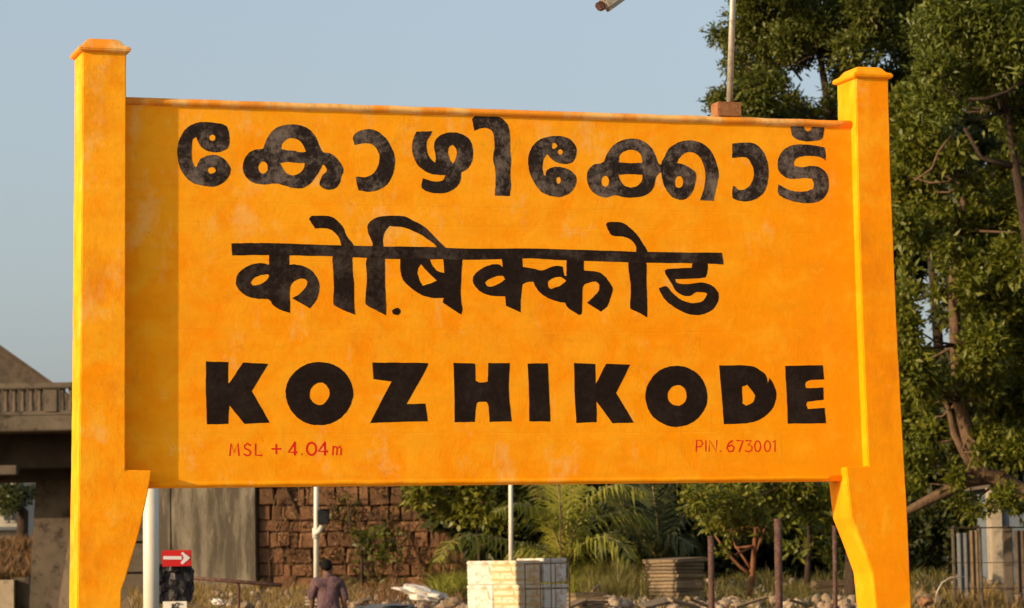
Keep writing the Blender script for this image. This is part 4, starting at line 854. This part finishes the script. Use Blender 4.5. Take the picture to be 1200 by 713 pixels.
def vines():
    g = random.Random(8); mb = MB()
    for k in range(60):
        x = g.uniform(303, 600); y = g.uniform(560, 640); d = DW-.16; pts = []
        for i in range(g.randint(4, 9)):
            pts.append(P(x, y, d-g.uniform(0, .06))); x += g.gauss(0, 4); y += g.uniform(4, 13)
            if y > 694: break
        if len(pts) > 2: mb.tube(pts, [.012*(1-.7*i/len(pts)) for i in range(len(pts))], 4)
    tag(mb.build('dry_vines', m_barkl), 'thin dry vines hanging over the stone wall', 'vines', None, 'stuff')
    V, F = leaves([P(g.uniform(310, 560), g.uniform(560, 690), DW-.18) for _ in range(70)], [.16]*70, [16]*70, .09, .045, seed=77, per=4); o = npmesh('wall_weeds', V, F, m_dry2); tag(o, 'dry weeds rooted in the joints of the stone wall', 'weeds', None, 'stuff')
    V, F = leaves([P(g.uniform(380, 480), g.uniform(580, 690), DW-.2) for _ in range(22)], [.2]*22, [22]*22, .10, .05, seed=78, per=5); o = npmesh('wall_weeds', V, F, m_leafA); tag(o, 'green weeds rooted in the stone wall right of the man', 'weeds', None, 'stuff')
vines()
def rubble():
    g = random.Random(4); V = []; F = []
    for i in range(2200):
        big = i >= 1500; px = g.choice((g.uniform(380, 560), g.uniform(665, 850), g.uniform(840, 1100))) if big else g.uniform(200, 1200); d = g.uniform(44.5, 50) if big else g.uniform(44.5, 59); c = CAM+h0*d+r0*((px-600)/FPX*d); c.z = H(c.x, c.y); s = g.uniform(.04, .12) if big else g.uniform(.02, .075); n = len(V); R_ = Euler((g.random()*6, g.random()*6, g.random()*6)).to_matrix()
        for sx in (-1, 1):
            for sy in (-1, 1):
                for sz in (-1, 1): V.append(c+R_ @ Vector((sx*s*g.uniform(.6, 1.3), sy*s*g.uniform(.5, 1), sz*s*g.uniform(.4, .8)))+Vector((0, 0, s*.4)))
        F += [(n, n+1, n+3, n+2), (n+4, n+6, n+7, n+5), (n, n+4, n+5, n+1), (n+2, n+3, n+7, n+6), (n, n+2, n+6, n+4), (n+1, n+5, n+7, n+3)]
    o = npmesh('rubble', np.array([tuple(v) for v in V]), np.array(F), M('pale rubble', (.20, .14, .085), (.38, .30, .20), 2.5, .95, (.16, .07, .035))); tag(o, 'scattered broken stone and brick rubble on the bank', 'rubble', None, 'stuff')
rubble()

# ---------------------------------------------------------------- the man walking away
def person():
    d = 40; g = ground(386, d); t = thing('person', 'man in a mauve shirt walking away with his head bent, below the sign', 'person', g)
    s = (P(386, 657, d).z-g.z)/1.66
    def skin(name, J, E_, mt, lv=2, root=0):
        me = bpy.data.meshes.new(name); me.from_pydata([j[:3] for j in J], E_, []); o = bpy.data.objects.new(name, me); COL.objects.link(o)
        md = o.modifiers.new('s', 'SKIN'); md.use_smooth_shade = True
        for i, j in enumerate(J):
            sv = me.skin_vertices[0].data[i]; rx = j[3]; ry = j[4] if len(j) > 4 else rx; sv.radius = (rx, ry); sv.use_root = (i == root)
        sb = o.modifiers.new('d', 'SUBSURF'); sb.levels = lv; sb.render_levels = lv
        dg = bpy.context.evaluated_depsgraph_get(); m2 = bpy.data.meshes.new_from_object(o.evaluated_get(dg)); bpy.data.objects.remove(o)
        m2.materials.clear(); m2.materials.append(mt); m2.name = name
        m2.transform(Matrix.Scale(s, 4)); m2.polygons.foreach_set('use_smooth', [True]*len(m2.polygons))
        ob = bpy.data.objects.new(name, m2); COL.objects.link(ob); ob.parent = t; return ob
    # x right (photo right), y away, z up. he faces away, slightly left
    J = [(0, 0, .92, .12, .09), (0, 0, 1.08, .10, .07), (0, .02, 1.25, .115, .07), (0, .02, 1.37, .09, .06), (-.005, .03, 1.45, .055), (-.012, .055, 1.52, .07, .075), (-.02, .07, 1.60, .074, .088),
         (.15, .02, 1.345, .05), (.215, 0, 1.13, .044), (.235, .02, .92, .032), (.235, .05, .86, .036, .02), (-.155, .02, 1.345, .05), (-.225, .02, 1.13, .044), (-.235, .10, .93, .032), (-.235, .14, .88, .036, .02),
         (.09, 0, .84, .09), (.10, .12, .48, .058), (.10, .05, .10, .04), (.11, .16, .03, .035), (-.09, 0, .84, .09), (-.10, -.04, .48, .058), (-.10, -.24, .12, .04), (-.11, -.14, .03, .035)]
    Ed = [(0, 1), (1, 2), (2, 3), (3, 4), (4, 5), (5, 6), (3, 7), (7, 8), (8, 9), (9, 10), (3, 11), (11, 12), (12, 13), (13, 14), (0, 15), (15, 16), (16, 17), (17, 18), (0, 19), (19, 20), (20, 21), (21, 22)]
    for hx, hy, hz, sg in ((.235, .05, .86, 1), (-.235, .14, .88, -1)):
        pi_ = 10 if sg > 0 else 14
        for f_ in range(4):
            yy = hy-.024+.016*f_; ln = (.06, .068, .064, .05)[f_]; i0 = len(J)
            J += [(hx, yy, hz-.045, .009), (hx-.008*sg, yy+.004, hz-.045-ln*.6, .008), (hx-.022*sg, yy+.004, hz-.045-ln, .007)]; Ed += [(pi_, i0), (i0, i0+1), (i0+1, i0+2)]
        i0 = len(J); J += [(hx-.01*sg, hy+.04, hz-.01, .010), (hx-.02*sg, hy+.055, hz-.045, .008)]; Ed += [(pi_, i0), (i0, i0+1)]
    skin('body', J, Ed, m_skin, 2)
    sh = [(0, 0, .86, .165, .125), (0, 0, .98, .155, .118), (0, 0, 1.10, .160, .125), (0, .02, 1.25, .175, .128), (0, .02, 1.375, .150, .115), (0, .03, 1.435, .066, .066), (.165, .015, 1.355, .078), (.225, .005, 1.20, .066), (.245, .01, 1.08, .06), (-.17, .015, 1.355, .078), (-.235, .02, 1.20, .066), (-.25, .04, 1.08, .06)]
    so_ = skin('shirt', sh, [(0, 1), (1, 2), (2, 3), (3, 4), (4, 5), (4, 6), (6, 7), (7, 8), (4, 9), (9, 10), (10, 11)], m_shirt, 3, 2)
    from mathutils import noise as mn
    for v in so_.data.vertices: v.co += Vector(v.normal)*(.020*mn.noise(Vector((v.co.x*7+v.co.z*3, v.co.y*7, v.co.z*5-v.co.x*4)))+.008*mn.noise(v.co*22))
    MB().tube([Vector((0, .03, 1.425))*s, Vector((-.004, .034, 1.465))*s], [.072*s, .064*s], 14).build('collar', m_shirt, t, local=True, smooth=True)
    tr_ = [(0, 0, .90, .135, .11), (.09, 0, .80, .10), (.10, .12, .48, .075), (.10, .06, .14, .062), (-.09, 0, .80, .10), (-.10, -.04, .48, .075), (-.10, -.22, .16, .062)]
    skin('trousers', tr_, [(0, 1), (1, 2), (2, 3), (0, 4), (4, 5), (5, 6)], m_cloth, 2)
    from mathutils import noise as mn
    bm = bmesh.new(); bmesh.ops.create_icosphere(bm, subdivisions=4, radius=1)
    for v in bm.verts:
        n = v.co.copy(); v.co = Vector((n.x*.086, n.y*.104, n.z*.100))*(1+.05*mn.noise(n*6)+.03*mn.noise(n*17))
        if n.z < -.25: v.co.z = -.025-.1*max(0, -n.y-.2)*.6+.01*mn.noise(n*9)
        if n.y > .35 and n.z < .25: v.co.y *= .8
    me = bpy.data.meshes.new('hair'); bm.to_mesh(me); bm.free(); me.materials.append(m_hair); me.transform(Matrix.Scale(s, 4)); me.polygons.foreach_set('use_smooth', [True]*len(me.polygons))
    o = bpy.data.objects.new('hair', me); COL.objects.link(o); o.parent = t; o.location = Vector((-.02, .06, 1.585))*s
    for sg in (-1, 1): MB().box(Vector((-.016+sg*.082, .06, 1.535))*s, (.016, .035, .055), ch=.006).build('ear', m_skin, t, local=True, smooth=True)
    MB().box(Vector((-.02, .165, 1.53))*s, (.026, .04, .045), top=.5, ch=.006).build('nose', m_skin, t, local=True, smooth=True)
    t.rotation_euler = (0, 0, -YAW+R(6))
person()
print('objects', len(bpy.data.objects), 'tris', sum(len(o.data.polygons) for o in bpy.data.objects if o.type == 'MESH'))
